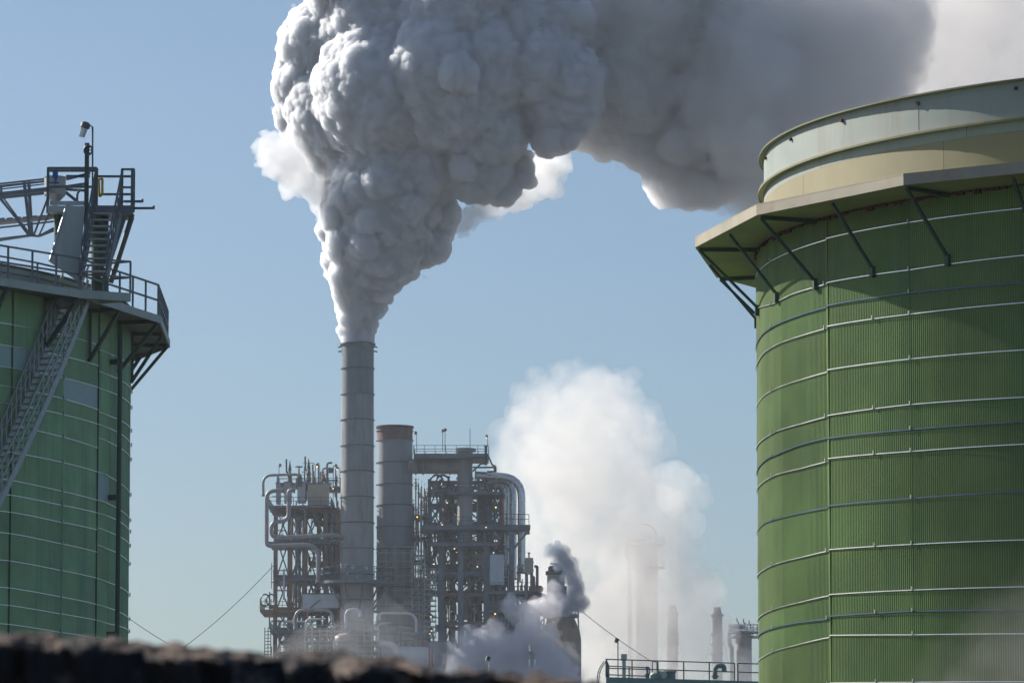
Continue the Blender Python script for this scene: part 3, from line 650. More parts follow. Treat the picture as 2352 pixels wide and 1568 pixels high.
def vessel(name, label, u, v0, v1, r_px, Y, mt, dome=.5, nozz=True, cat='vessel', rings=3, foot=True):
    a, b = P(u, v0, Y), P(u, v1, Y); r = r_px*Y/F; t = thing(name, label, cat, (a.x, Y, 0))
    z1, z0 = a.z, b.z; pr = [(r, z0), (r, z1-r*dome)]+[(r*math.cos(q), z1-r*dome+r*dome*math.sin(q)) for q in np.linspace(.15, 1.5, 7)]
    MB().lathe([(.02, z0)]+pr, (a.x, Y), 36).build('shell', mt, t, True)
    for k in range(rings):
        z = z0+(z1-r*dome-z0)*(k+.5)/rings; MB().ring((a.x, Y), r-.05, r+.1, z-.08, z+.08, 36).build('girth_band', mt, t)
    if nozz:
        MB().tube([(a.x, Y, z1-.1), (a.x, Y, z1+.8)], r*.18, 10).build('nozzle', mt, t); nz_ = t.children[-1]; MB().tube([(a.x, Y, z1+.6), (a.x, Y, z1+.8)], r*.3, 10).build('flange', 'dark_steel', nz_)
    if foot:
        for k in range(4):
            q = k*math.pi/2+.6; MB().beam((a.x+r*.85*math.cos(q), Y+r*.85*math.sin(q), 0), (a.x+r*.85*math.cos(q), Y+r*.85*math.sin(q), z0+.3), .3, .3).build('support_leg', 'steel_blue', t)
    return t
vessel('vessel', 'dark brown upright vessel inside the process tower beside the tall stack', 762, 1165, 1345, 20, 702, 'vessel_dark', .3, rings=5)
vessel('vessel', 'slim grey upright drum inside the process tower bay', 685, 1176, 1300, 6.5, 700, 'insulation', .3, rings=6)
vessel('vessel', 'dome topped mauve grey drum at the foot of the process tower', 664, 1452, 1560, 15, 688, 'vessel_pale', .7)
vessel('vessel', 'wide flat domed grey drum at the foot of the tall stack', 795, 1452, 1560, 29, 683, 'vessel_pale', .55)
vessel('vessel', 'dark upright drum between the two domed drums', 696, 1458, 1560, 13, 691, 'vessel_dark', .5)
def pipe(label, pts, r, mt='insulation', name='pipe', bands=1.4, rad=1.6, seg=12, group=None):
    """run of pipe with rounded elbows and the bands of its jacket"""
    b = bend(pts, rad, 6); t = thing(name, label, 'pipe', b[-1], group)
    run = MB().tube(b, r, seg).build('run', mt, t, True)
    if bands:
        for p, q in zip(pts, pts[1:]):
            p, q = Vector(p), Vector(q); L = (q-p).length; n = int(L/bands)
            for k in range(1, n):
                s = p.lerp(q, k/n); d = (q-p).normalized()
                if min((s-p).length, (s-q).length) > rad*.9: MB().tube([s-d*.04, s+d*.04], r+.025, seg).build('jacket_band', mt, run)
        for p, q in ((b[0], b[1]), (b[-1], b[-2])):
            d = (q-p).normalized(); MB().tube([p, p+d*.18], r*1.35, seg).build('flange', 'steel_blue', t)
    return t
Yp = 688
pipe('big insulated pipe with a long drop at the outer edge of the process tower', [c4(310, 810, Yp), c4(115, 812, Yp), c4(115, 1413, Yp), c4(225, 1410, Yp), c4(680, 1400, Yp), c5(680, 470, Yp)], 23*.2109*K, rad=2)
pipe('insulated pipe folding in an S in front of the process tower', [c4(425, 808, Yp-1), c4(357, 806, Yp-1), c4(357, 1140, Yp-1), c4(165, 1150, Yp-1), c4(165, 1325, Yp-1), c4(860, 1292, Yp-1), c4(912, 1312, Yp-.5), c4(925, 1320, Yp+1)], 23*.2109*K, rad=2)
pipe('thin insulated pipe hooped over the top corner of the process tower', [c4(80, 870, 691), c4(75, 645, 691), c4(430, 633, 691), c4(470, 640, 693)], 15*.2109*K, rad=1.4)
pipe('pale pipe arch above the dome topped drum', [c5(430, 985, 684), c5(430, 760, 684), c5(835, 768, 684), c5(845, 930, 684)], 17*.21*K, rad=2)
pipe('white pipe hoop at the foot of the tall stack', [c5(985, 975, 682), c5(990, 757, 682), c5(1140, 765, 682), c5(1150, 850, 682)], 18*.21*K, 'panel_white', rad=1.6)
pipe('pale pipe hoop across the base of the broad stack', [c5(1350, 890, 683), c5(1350, 797, 683), c7(345, 822, 683), c7(345, 1040, 683)], 14*.21*K, 'panel_white', rad=1.6)
for x, y0, y1, lab in ((330, 466, 610, 'bent dark vent pipe on the process tower beside the hooped pipe'), (535, 438, 585, 'taller bent dark vent pipe on the process tower')):
    pipe(lab, [c4(x, y0, 696), c4(x+2, y1, 696), c4(x+36, y1+8, 696), c4(x+38, y1+110, 696)], 10*.21*K, 'dark_steel', 'vent_pipe', 0, .6)
    s = c4(x+38, y1+60, 695.6); vt = thing('relief_valve', 'relief valve under the ' + lab.split(' on')[0].replace('bent ', 'bent '), 'valve', s)
    MB().lathe([(.1, s.z-1), (.45, s.z-.8), (.3, s.z), (.4, s.z+.3), (.15, s.z+1), (.3, s.z+1.05), (.05, s.z+2.6)], (s.x, s.y-.2), 10).build('body', 'dark_steel', vt)
s = c4(468, 660, 694); hv = thing('hand_valve', 'dark hand wheel valve on top of the process tower', 'valve', s)
MB().lathe([(.5, s.z-1.5), (.55, s.z-.2), (.3, s.z+.4), (.12, s.z+.5), (.1, s.z+1.6)], (s.x, s.y), 10).build('body', 'dark_steel', hv); MB().ring((s.x, s.y), .5, .62, s.z+1.5, s.z+1.62, 16).build('hand_wheel', 'dark_steel', hv)
lamp('bracket_lamp', 'lit orange lamp on a post above the tan box of the process tower', c4(664, 540, 696), c4(692, 735, 696), lit='lamp_lit')
lamp('bracket_lamp', 'lit amber lamp hanging towards the tall stack from its post', c4(882, 572, 696), c4(912, 770, 696), lit='lamp_warm')
lamp('bracket_lamp', 'unlit lamp on a post next to the amber lamp by the tall stack', c4(868, 545, 697), c4(842, 770, 697))
lamp('bracket_lamp', 'small dark lamp on a post above the hooped pipe of the process tower', c4(260, 540, 697), c4(250, 720, 697))
lamp('bracket_lamp', 'small lit lamp under the railed top of the process tower by the stack', c4(840, 780, 692), c4(850, 870, 692), lit='lamp_warm')
# ladder scaffold at the outer end
ld = thing('scaffold_ladder', 'slender dark scaffold ladder at the outer foot of the process tower', 'scaffold', c5(130, 1270, 692))
for x in (97, 133, 163): MB().beam(c5(x, 955, 692), ground_of(c5(x, 955, 692)), .12, .12).build('upright', 'dark_steel', ld)
for k in range(16): MB().beam(c5(92, 1000+k*36, 692), c5(168, 996+k*36, 692), .1, .1).build('rung', 'dark_steel', ld)
# ---------------------------------------------------------------- right-hand tower: reactor column in a frame
tB, fB, bB = frame_tower('process_tower', 'rusty braced steel tower carrying the pale reactor column', [1013, 1058, 1117], [zz(v) for v in (1248, 1317, 1366, 1432, 1500)], 693, 706, zz(1245), ['steel_brown', 'steel_blue', 'steel_brown'], cw=.85)
tC, fC, bC = frame_tower('process_tower', 'tall dark steel tower of railed decks behind the reactor column', [986, 1012, 1098, 1128, 1150], [zz(v, 701) for v in (1108, 1160, 1204, 1248, 1300, 1360)], 701, 710, zz(1100, 701), ['steel_blue', 'steel_blue', 'dark_steel'], cw=.5)
for u0, u1, v, Yf in ((950, 1122, 1041, 694), (1030, 1150, 1128, 695), (966, 1152, 1205, 694), (992, 1138, 1246, 691), (984, 1042, 1123, 700), (1122, 1226, 1356, 690), (985, 1120, 1318, 696)):
    deck(tC, u0, u1, v, Yf, Yf+9, 'steel_blue', .7 if v in (1041, 1205) else .45)
rc = vessel('reactor_column', 'pale weathered reactor column rising above the rusty steel tower', 1068, 1033, 1250, 17.5, 697, 'vessel_pale', .12, False, 'reactor', 0)
rp = P(1068, 1100, 697)
for v0, v1, k in ((1030, 1037, 1.45), (1096, 1101, 1.15), (1121, 1128, 1.2), (1128, 1140, 1.25), (1208, 1220, 1.6), (1220, 1224, 1.25), (1245, 1250, 1.3)):
    MB().lathe([(17.5*K*k, P(0, v1, 697).z), (17.5*K*k, P(0, v0, 697).z)], (rp.x, rp.y), 8 if k > 1.5 else 24, capb=True, capt=True).build('skirt_ring', 'stack_slate' if k > 1.15 else 'vessel_pale', rc)
pipe('huge pale crossover duct between the broad stack and the reactor column', [P(940, 1070.5, 699), P(1068, 1071.5, 697)], 17.3*K, 'vessel_pale', 'crossover_duct', 0, 1, 28)
xd = P(1003, 1071, 698)
for u in (955, 972, 1000, 1034): q = P(u, 1071, 698); MB().tube([q-Vector((.12, 0, 0)), q+Vector((.12, 0, 0))], 17.3*K+.14, 28).build('duct_band', 'vessel_pale', bpy.data.objects['crossover_duct'])
for x, y0 in ((422, 448), (648, 440)): q = c6(x, y0, 695.5); MB().tube([q+Vector((0, .3, 0)), q-Vector((0, .4, 0))], .35, 12).build('manhole', 'steel_blue', tC)
box_uv('instrument_box', 'dark upright box at the outer corner of the top deck', 'box', 1113, 1024, 1119, 1066, 694, 1.2, 'dark_steel')
# bracket pipework under the top deck
for k, pts in enumerate(([(870, 360), (985, 362), (1000, 440)], [(870, 500), (955, 420), (1010, 430)], [(1015, 330), (1060, 440), (1095, 450), (1095, 510)], [(870, 460), (960, 462), (1080, 460), (1088, 500), (1010, 505)])):
    pipe(('thin dark pipe bent down under the top deck by the dark box', 'thin dark pipe sloping up to the dark box under the top deck', 'thin dark pipe strut slanting outward below the top deck lamp', 'thin dark looped pipe just above the largest silver duct')[k], [c6(x, y, 693-k*.2) for x, y in pts], .14, 'dark_steel', 'pipe', 0, .4, 6)
def lampset(x, y, xf, yf, lab, lit=None, Y=693.5): lamp('bracket_lamp', lab, c6(x, y, Y), c6(xf, yf, Y), lit=lit)
lampset(575, 110, 575, 300, 'taller twin lamp head on a post over the crossover duct'); lampset(598, 100, 598, 300, 'second lamp of the twin posts over the crossover duct')
lampset(308, 130, 320, 320, 'lamp on a post beside the rusty rim of the broad stack'); lampset(1003, 165, 1015, 245, 'lamp at the outer end of the top deck railing', 'lamp_warm')
lampset(1095, 845, 1125, 940, 'lit amber lamp beside the silver ducts', 'lamp_lit', 692); lampset(325, 940, 318, 1010, 'lit orange lamp in the steelwork beside the broad stack', 'lamp_lit', 696)
for x, y in ((618, 800), (570, 1015), (690, 1250), (1000, 1040), (490, 1400), (915, 1425)): lamp('bracket_lamp', 'small lit lamp under the decks of the reactor tower', c6(x, y, 690.5), c6(x+14, y+40, 690.5), lit='lamp_warm', group='small lit lamps on the reactor tower')
lamp('bracket_lamp', 'lit orange lamp low on the tower above the grey steam', c7(1187, 820, 688), c7(1200, 900, 688), lit='lamp_lit')
for x, y, lb in ((505, 1000, 'lit yellow lamp low on the scaffold tower, upper of a close pair'), (490, 1032, 'lit yellow lamp low on the scaffold tower, lower of a close pair'), (500, 850, 'lit lamp halfway up the scaffold tower')): lamp('bracket_lamp', lb, c7(x, y, 686), c7(x+20, y+60, 686), lit='lamp_warm')
MB_a = MB().beam(c6(843, 80, 697), c6(843, 300, 697), .09, .09); tag(MB_a.build('antenna_rod', 'dark_steel'), 'thin upright rod above the reactor column top', 'rod')
# silver ducts
Yd = 696
duct = lambda lab, pts, r, Y: pipe(lab, [c6(x, y, Y) for x, y in pts], r*.2344*K, 'silver_duct', 'silver_duct', .85, 3.2, 20)
duct('largest silver banded duct, outermost of the hooped ducts beside the tower', [(890, 538), (1348, 560), (1348, 1500)], 38, Yd)
duct('silver banded duct next inward from the outermost hooped duct', [(1000, 575), (1268, 600), (1268, 1560)], 32, Yd+2.5)
duct('silver banded duct dropping between the other hooped ducts', [(960, 585), (1230, 612), (1230, 1560)], 22, Yd+5)
duct('silver banded duct innermost of the hooped ducts beside the tower', [(980, 560), (1192, 625), (1192, 1560)], 34, Yd+3.5)
box_uv('duct_saddle', 'dark steel saddle platform clasping the silver ducts', 'platform', 1150, 1206, 1217, 1216, 692.5, 9, 'steel_blue')
for x0, y0, x1, y1 in ((1410, 1085, 1270, 1260), (1180, 1230, 1230, 1280), (1075, 1090, 1150, 1180), (1150, 1160, 1075, 1260)): MB().beam(c6(x0, y0, 692.6), c6(x1, y1, 692.6), .35, .35).build('knee_brace', 'steel_blue', tC)
MB().beam(c6(1250, 1090, 692.6), ground_of(c6(1250, 1090, 692.6)), .9, .6).build('column', 'steel_blue', tC)
railing('railing', [c6(1085, 1010, 692), c6(1200, 1012, 692), c6(1420, 1018, 692)], tC, 'dark_steel', 1.5, 1.6, .1, (1, .5), pieces=False)
box_uv('white_panel', 'tall pale blue white panel box beside the silver ducts', 'panel box', 1125, 1273, 1158, 1342, 691, 3, 'panel_white')
box_uv('white_panel', 'pale panel box behind the diagonal braces of the rusty tower', 'panel box', 1062, 1272, 1113, 1318, 698, 3, 'panel_white')
box_uv('white_panel', 'lower pale panel behind the rusty tower, above the steam', 'panel box', 1064, 1374, 1083, 1420, 698, 3, 'panel_white')
vessel('vessel', 'small tan drum standing on the deck end beyond the silver ducts', 1215, 1280, 1318, 10, 690, 'vessel_tan', .15, rings=2, foot=True)
# stair flights behind column
for k in range(3):
    v0 = 1196-k*-46; sp_ = thing('stair_flight', ('topmost', 'middle', 'lowest')[k]+' zigzag steel stair flight in the dark tower beside the reactor column', 'stair', P(1000, v0, 699))
    a, b = P(988, v0, 699.5), P(1022, v0-44, 699.5)
    if k % 2: a, b = P(1022, v0, 699.5), P(988, v0-44, 699.5)
    for dy in (0, 1): MB().beam(a+Vector((0, dy, 0)), b+Vector((0, dy, 0)), .1, .35).build('stringer', 'steel_blue', sp_); MB().beam(a+Vector((0, dy, 1.1)), b+Vector((0, dy, 1.1)), .08, .08).build('handrail', 'steel_blue', sp_)
    for j in range(1, 12): p = a.lerp(b, j/12); MB().box(p+Vector((0, .5, 0)), (.3, .95, .06)).build('tread', 'steel_blue', sp_)
# dark vessels behind the reactor column
vessel('vessel', 'dark mauve vessel standing behind the reactor column', 1030, 1105, 1260, 15, 704, 'vessel_dark', .3)
vessel('vessel', 'brown vessel on the far side of the reactor column under its deck', 1111, 1120, 1262, 12, 705, 'vessel_dark', .3)
pipe('red insulated riser next to the silver ducts', [c6(1165, 760, 691), c6(1168, 1040, 691)], .16, 'red_stripe', bands=0)
# small columns between stack and tower
for k, (u, v) in enumerate(((955, 1098), (961, 1109), (968, 1116), (975, 1121), (980, 1142))): vessel('slim_column', 'slim dark riser column between the broad stack and the tower', u, v, 1330, 1.6, 704+k*.7, 'dark_steel', .3, rings=5, cat='column')['group'] = 'slim risers behind the broad stack'
deckthing = thing('pipe_bridge', 'steel pipe bridge decks behind the broad stack', 'pipe bridge', (P(965, 1300, 703).x, 703, 0))
for v in (1182, 1232, 1285): deck(deckthing, 945, 990, v, 702, 708)
for u in (948, 986): MB().ibeam((P(u, 1300, 702).x, 702, 0), (P(u, 1300, 702).x, 702, zz(1165, 702)), .5, .5).build('column', 'steel_blue', deckthing)
# ---------------------------------------------------------------- scaffolds
def scaffold(label, u0, u1, v0, v1, Y, dep, nx, nz, mt='galvanised', planks=True):
    x0, x1 = P(u0, v0, Y).x, P(u1, v0, Y).x; zt, zb = P(u0, v0, Y).z, P(u0, v1, Y).z; t = thing('scaffold', label, 'scaffold', ((x0+x1)/2, Y, max(0, zb)))
    xs = [x0+(x1-x0)*i/nx for i in range(nx+1)]; zs = [zb+(zt-zb)*i/nz for i in range(nz+1)]
    for x in xs:
        for y in (Y, Y+dep): MB().beam((x, y, 0 if zb < 12 else zb), (x, y, zt+rr_.uniform(0, 1.2)), .07, .07).build('standard', mt, t)
    for z in zs:
        for y in (Y, Y+dep):
            for dz in (0, .9): MB().beam((x0-.2, y, z+dz), (x1+.2, y, z+dz), .055, .055).build('ledger', mt, t)
        if planks: MB().box(((x0+x1)/2, Y+dep/2, z), (x1-x0, dep, .08)).build('plank_deck', 'steel_brown' if rr_.random() < .3 else mt, t)
    for i in range(nz):
        j = rr_.randrange(nx); MB().beam((xs[j], Y, zs[i]), (xs[j+1], Y, zs[i+1]), .08, .08).build('brace', mt, t)
    return t
scaffold('pale tube scaffold tower between the broad stack and the rusty tower', 975, 1000, 1318, 1462, 689, 2.5, 2, 12)
scaffold('tube scaffold wrapped round the base of the broad stack', 866, 948, 1268, 1400, 695, 1.2, 4, 4, planks=False)
scaffold('tube scaffold with bright diagonal tubes beside the broad stack', 945, 975, 1275, 1400, 692, 2, 2, 7)
scaffold('low tube scaffold round the dome topped drums', 700, 870, 1448, 1540, 680, 1.6, 10, 4)
# ---------------------------------------------------------------- clutter of process piping at the foot
rk = thing('pipe_rack', 'crowded rack of process piping along the foot of the stacks', 'pipe rack', (P(830, 1500, 686).x, 686, 0))
for k in range(46):
    u = rr_.uniform(645, 940); v = rr_.uniform(1400, 1540); Y = rr_.uniform(684, 698); r = rr_.choice((.09, .12, .16, .22)); L = rr_.uniform(2, 9); mt = rr_.choice(('insulation', 'steel_blue', 'panel_grey', 'galvanised', 'steel_brown', 'panel_white', 'steel_rust', 'vessel_tan'))
    a = P(u, v, Y)
    if rr_.random() < .5: pts = [a, a+Vector((L, 0, 0)), a+Vector((L, 0, -rr_.uniform(2, 6)))]
    else: pts = [a, a+Vector((0, 0, rr_.uniform(1, 3))), a+Vector((rr_.uniform(1, 3), 0, rr_.uniform(1, 3)))]
    MB().tube(bend(pts, .6, 4), r, 8).build('pipe', mt, rk, True)
for k in range(26):
    u = rr_.uniform(640, 1010); p = P(u, 1500, 687+rr_.uniform(-2, 4)); MB().ibeam((p.x, p.y, 0), (p.x, p.y, P(u, rr_.uniform(1440, 1480), 690).z), .3, .3).build('column', rr_.choice(('steel_blue', 'steel_brown')), rk)
for v in (1446, 1470, 1496, 1522): deck(rk, 640, 912, v, 686+(v % 5)*.4, 692, 'steel_blue', .3)
def small_pipes(parent, n, u0, u1, v0, v1, Y0, Y1, seed):
    r = random.Random(seed)
    for k in range(n):
        a = P(r.uniform(u0, u1), r.uniform(v0, v1), r.uniform(Y0, Y1)); mt = r.choice(('steel_blue', 'dark_steel', 'insulation', 'steel_brown', 'dark_steel', 'steel_rust', 'galvanised', 'panel_white')); rad = r.choice((.06, .08, .11, .15))
        m = r.random()
        if m < .45: MB().tube([a, a-Zv*r.uniform(2, 8)], rad, 7).build('pipe', mt, parent)
        elif m < .75:
            w_ = (P((u0+u1)/2, 1300, a.y).x-a.x); w_ = math.copysign(min(4, max(.8, abs(w_)*r.uniform(.3, 1))), w_)
            MB().tube(bend([a, a+Vector((w_, 0, 0)), a+Vector((w_, 0, -r.uniform(1, 5)))], .5, 3), rad, 7).build('pipe', mt, parent)
        elif m < .9: MB().lathe([(.1, a.z-.5), (.3, a.z-.3), (.15, a.z), (.28, a.z+.25), (.06, a.z+.3), (.05, a.z+.8), (.3, a.z+.8), (.3, a.z+.86)], (a.x, a.y), 8).build('valve', mt, parent)
        else: MB().box(a, (r.uniform(.4, 1.2), .6, r.uniform(.6, 1.5))).build('junction_box', mt, parent)
small_pipes(tA, 90, 618, 782, 1120, 1500, 692.5, 706, 3); small_pipes(tA, 26, 690, 780, 1060, 1115, 696, 702, 4); small_pipes(tC, 150, 960, 1150, 1100, 1420, 699, 709, 5); small_pipes(tB, 50, 1005, 1125, 1260, 1500, 694, 705, 6); small_pipes(tC, 40, 1120, 1230, 1290, 1400, 691, 700, 7); small_pipes(deckthing, 40, 945, 990, 1110, 1400, 700, 708, 8)
# cable reels hung on the dark tower
for x, lb in ((515, 'round cable reel on the dark tower rail, farther from the reactor column'), (575, 'round cable reel on the dark tower rail, nearer the reactor column')): 
    q = c6(x, 600, 699.4); t = thing('cable_reel', lb, 'reel', q); MB().tube([q+Vector((math.cos(a)*1.0, 0, math.sin(a)*1.0)) for a in np.linspace(0, 2*math.pi, 21)], .16, 6).build('coil', 'dark_steel', t); MB().beam(q-Vector((.9, 0, 0)), q+Vector((.9, 0, 0)), .1, .1).build('spindle', 'dark_steel', t)
for x, lb in ((100, 'round hose reel at the outer end of the low process tower deck'), (165, 'round hose reel against the column on the low process tower deck')):
    q = c5(x, 655, 691.5); t = thing('cable_reel', lb, 'reel', q); MB().tube([q+Vector((math.cos(a)*.7, 0, math.sin(a)*.9)) for a in np.linspace(0, 2*math.pi, 21)], .12, 6).build('coil', 'dark_steel', t); MB().beam(q-Zv*1.1, q+Zv*.2, .12, .12).build('stand', 'dark_steel', t)
# big white elbow, drum with red ring, ribbed box
pipe('wide white elbow duct at the refinery foot', [c7(-60, 1150, 682), c7(130, 1150, 682), c7(130, 1500, 682)], 34*.215*K, 'panel_white', 'elbow_duct', .9, 4.5, 24)
hd = thing('horizontal_drum', 'white horizontal drum with red ring on its end beside the ribbed box', 'drum', c7(440, 1400, 684))
q = c7(470, 1290, 684); r = 150*.215*K*.75
MB().tube([q-Vector((7, 0, 0)), q, q+Vector((.5, 0, 0)), q+Vector((1.1, 0, 0))], [r, r, r*.9, r*.45], 32).build('shell', 'panel_white', hd, True)
for k, rr in ((.15, 1.02), (.55, .92)): MB().tube([q+Vector((k, 0, 0)), q+Vector((k+.22, 0, 0))], r*rr, 32).build('red_ring', 'red_stripe', hd, True)
box_uv('ribbed_box', 'pale ribbed equipment housing standing at the edge of the grey steam', 'housing', 986, 1473, 1037, 1560, 687, 4, 'panel_grey')
box_uv('corner_panel', 'white upright end panel on the pale ribbed housing', 'panel', 1027.5, 1472, 1037.2, 1556, 686.3, .5, 'panel_white')
# ---------------------------------------------------------------- brown hopper vessel on the right
hv = thing('hopper_vessel', 'big brown shouldered vessel with a narrower neck rising through the steam', 'vessel', (P(1289, 1500, 684).x, 684, 0))
cx = P(1289, 1500, 684); kz = lambda v: P(1289, v, 684).z; kk = 684/F
MB().lathe([(46*kk, 0), (46*kk, kz(1468)), (43*kk, kz(1448)), (36*kk, kz(1432)), (31*kk, kz(1420)), (24*kk, kz(1412))], (cx.x, 684), 48).build('shell', 'vessel_brown', hv, True)
nx = P(1277, 1400, 684)
MB().lathe([(30*kk, kz(1412)), (27*kk, kz(1385)), (21*kk, kz(1365)), (20*kk, kz(1316)), (17*kk, kz(1307)), (8*kk, kz(1302))], (nx.x, 684), 36).build('neck', 'vessel_pale', hv, True)
for v in (1313, 1318): MB().ring((nx.x, 684), 17*kk, 24*kk, kz(v)-.1, kz(v)+.12, 24).build('flange', 'dark_steel', hv)
MB().lathe([(.5, kz(1303)), (.8, kz(1299)), (.3, kz(1296)), (.9, kz(1295)), (.9, kz(1293))], (nx.x, 684), 10).build('top_valve', 'dark_steel', hv)
for dx in (-11, -7, 9): MB().ball((P(1277+dx, 1308, 683.5).x, 682.8, kz(1307)), .5, 8, 6).build('valve_knob', 'dark_steel', hv)
MB().ring((cx.x, 684), 20*kk, 41*kk, kz(1410)-.5, kz(1410), 32).build('deck', 'steel_blue', hv)
railing('railing', [Vector((cx.x+40*kk*math.cos(a), 684+40*kk*math.sin(a), kz(1410))) for a in np.linspace(0, 2*math.pi, 21)], hv, 'steel_blue', 1.5, 1.4, .1, (1, .5), pieces=False)
for k in range(8):
    a = k*math.pi/4; MB().beam((cx.x+39*kk*math.cos(a), 684+39*kk*math.sin(a), kz(1410)-.4), (cx.x+40*kk*math.cos(a), 684+40*kk*math.sin(a), kz(1445)), .2, .2).build('bracket', 'steel_blue', hv)
MB().beam(P(1299, 1345, 683), P(1299, 1400, 683), .35, .35).build('riser', 'dark_steel', hv)
tD, fD, bD = frame_tower('process_tower', 'low dark steel frame of railed decks between the silver ducts and the brown vessel', [1130, 1165, 1200, 1236], [zz(v, 692) for v in (1362, 1400, 1440, 1500)], 692, 702, zz(1358, 692), ['steel_blue', 'dark_steel'], cw=.5)
small_pipes(tD, 60, 1125, 1240, 1330, 1500, 691, 701, 9); deck(tD, 1125, 1240, 1400, 691, 702); deck(tD, 1125, 1240, 1440, 691, 702)
for u, v in ((1226, 1324), (1234, 1300)): pipe('dark goose neck pipe on the deck end above the brown vessel', [P(u, 1358, 690), P(u, v, 690), P(u-7, v, 690)], .22, 'dark_steel', 'vent_pipe', 0, .5, 8, 'goose neck pipes on the deck end')
for u in (1222, 1240): q = P(u, 1352, 689); t = thing('round_valve', 'round brown valve wheel on the deck end by the brown vessel', 'valve', q, 'valve wheels on the deck end'); MB().tube([q-Vector((0, .15, 0)), q+Vector((0, .15, 0))], .55, 14).build('wheel', 'steel_brown', t); MB().beam(q-Zv*1.4, q, .2, .2).build('stem', 'dark_steel', t)
# ================================================================ farther columns and stacks
YF = 940; KF = YF/F
def farcol(label, u, v_top, w, Y, pipe_dx, vents, deck_vs):
    k = Y/F; c = P(u, v_top, Y); t = thing('distillation_column', label, 'column', (c.x, Y, 0)); r = w/2*k
    MB().lathe([(r, 0), (r, c.z-r*.6)]+[(r*math.cos(q), c.z-r*.6+r*.6*math.sin(q)) for q in np.linspace(.2, 1.5, 6)], (c.x, Y), 32).build('shell', 'far_stack', t, True)
    for dv in deck_vs:
        z = P(u, v_top+dv, Y).z; MB().ring((c.x, Y), r-.1, r+1.6, z-.3, z, 24).build('deck', 'steel_blue', t)
        railing('railing', [Vector((c.x+(r+1.5)*math.cos(a), Y+(r+1.5)*math.sin(a), z)) for a in np.linspace(0, 2*math.pi, 15)], t, 'steel_blue', 1.5, 1.3, .12, (1, .5), pieces=False)
    x0 = P(u, v_top-8, Y); s = P(u+pipe_dx, v_top+14, Y)
    MB().tube(bend([x0, Vector((s.x, Y-.5, x0.z)), Vector((s.x, Y-.5, P(u, v_top+32, Y).z)), Vector((s.x+5*k, Y-.5, P(u, v_top+40, Y).z)), Vector((s.x+5*k, Y-.5, 0))], 2.2, 6), 5*k, 12).build('overhead_pipe', 'far_stack', t, True)
    for du, dv in vents:
        p = P(u+du, v_top-2, Y); MB().tube(bend([p, p+Zv*(dv*k), p+Vector((-3*k, 0, dv*k)), p+Vector((-3.2*k, 0, (dv+9)*k))], .5, 3), 1.3*k, 8).build('vent', 'dark_steel', t)
    return t
f1 = farcol('hazy distillation column with hooped overhead pipe half hidden in white steam', 1484, 1246, 52, 940, -44, [(-10, 14), (-2, 16), (6, 16), (14, 12)], [4, 56])
q = P(1470, 1203, 938); MB().tube(bend([q, P(1488, 1203, 938), P(1507, 1216, 938), P(1507, 1300, 938)], 2, 6), 1.6*KF, 8).build('davit_arm', 'dark_steel', f1)
f2 = farcol('distillation column with hooped pipe beside the clad green tank edge', 1708, 1447, 37, 980, -33, [(-12, 18), (3, 16), (16, 12)], [3, 14])
def farstack(label, u, v_top, w, Y, vb):
    k = Y/F; c = P(u, v_top, Y); t = thing('far_stack', label, 'smokestack', (c.x, Y, 0)); r = w/2*k; z = lambda v: P(u, v, Y).z
    MB().lathe([(r, 0), (r, z(v_top+14)), (r*.72, z(v_top))], (c.x, Y), 28).build('shaft', 'far_stack', t, True)
    MB().lathe([(r*.74, z(v_top)-.05), (r*.74, z(v_top)+.4), (r*.5, z(v_top)+.4)], (c.x, Y), 28).build('cap', 'far_stack', t)
    for v in vb: MB().ring((c.x, Y), r-.1, r+.25, z(v)-.2, z(v)+.2, 28).build('stiffener_ring', 'far_stack', t)
    for s in (-1, 1): MB().beam((c.x+s*r, Y, z(vb[1])), (c.x+s*r*5.5, Y, z(vb[1])-30), .07, .07).build('guy_wire', 'wire_black', t)
farstack('conical topped far stack standing clear between steam and the green tank', 1646, 1398, 26, 1000, [1412, 1455, 1478, 1500])
farstack('conical topped far stack fading inside the white steam', 1543, 1394, 28, 960, [1408, 1455, 1478, 1500])
# ================================================================ teal tank top with railings, nearer
Yt = 246
tt = thing('teal_tank', 'teal painted tank roof with dark pipe railings below the far stacks', 'tank', (P(1560, 1556, Yt).x, Yt, 0))
a, b = P(1392, 1553, Yt), P(1760, 1563, Yt+5); z = a.z-.02; b.z = z; back = Vector((.6, 9, 0))
quad = [Vector((a.x, a.y, z)), b, b+back, Vector((a.x, a.y, z))+Vector((.3, 7, 0))]
MB().poly(quad, .3).build('roof_deck', 'teal_paint', tt); c_ = sum(quad, Vector())/4
MB().lathe([(5.2, 0), (5.2, z-.31)], (c_.x+.6, c_.y+.6), 48).build('shell', 'teal_paint', tt, True)
h = P(1392, 1513, Yt).z-z
for e in ([quad[0], quad[0].lerp(quad[1], .8)], [quad[0].lerp(quad[1], .82), quad[1]], [quad[3], quad[0]], [quad[3], quad[3].lerp(quad[2], .25)]):
    railing('railing', e, tt, 'dark_steel', h, 1.75, .06)
x0 = quad[0]; MB().tube(bend([x0+Vector((-.1, 0, h*.9)), x0+Vector((-.45, 0, h*.35)), x0+Vector((-.55, 0, -1.2))], .4), .03, 8).build('ladder_rail', 'dark_steel', tt, True); MB().tube(bend([x0+Vector((0, .5, h*.9)), x0+Vector((-.35, .5, h*.35)), x0+Vector((-.45, .5, -1.2))], .4), .03, 8).build('ladder_rail', 'dark_steel', tt, True)
for k in range(4): MB().beam(x0+Vector((-.36-.04*k, 0, h*.3-.28*k)), x0+Vector((-.26-.04*k, .5, h*.3-.28*k)), .03, .03).build('ladder_rung', 'dark_steel', tt)
kt = Yt/F
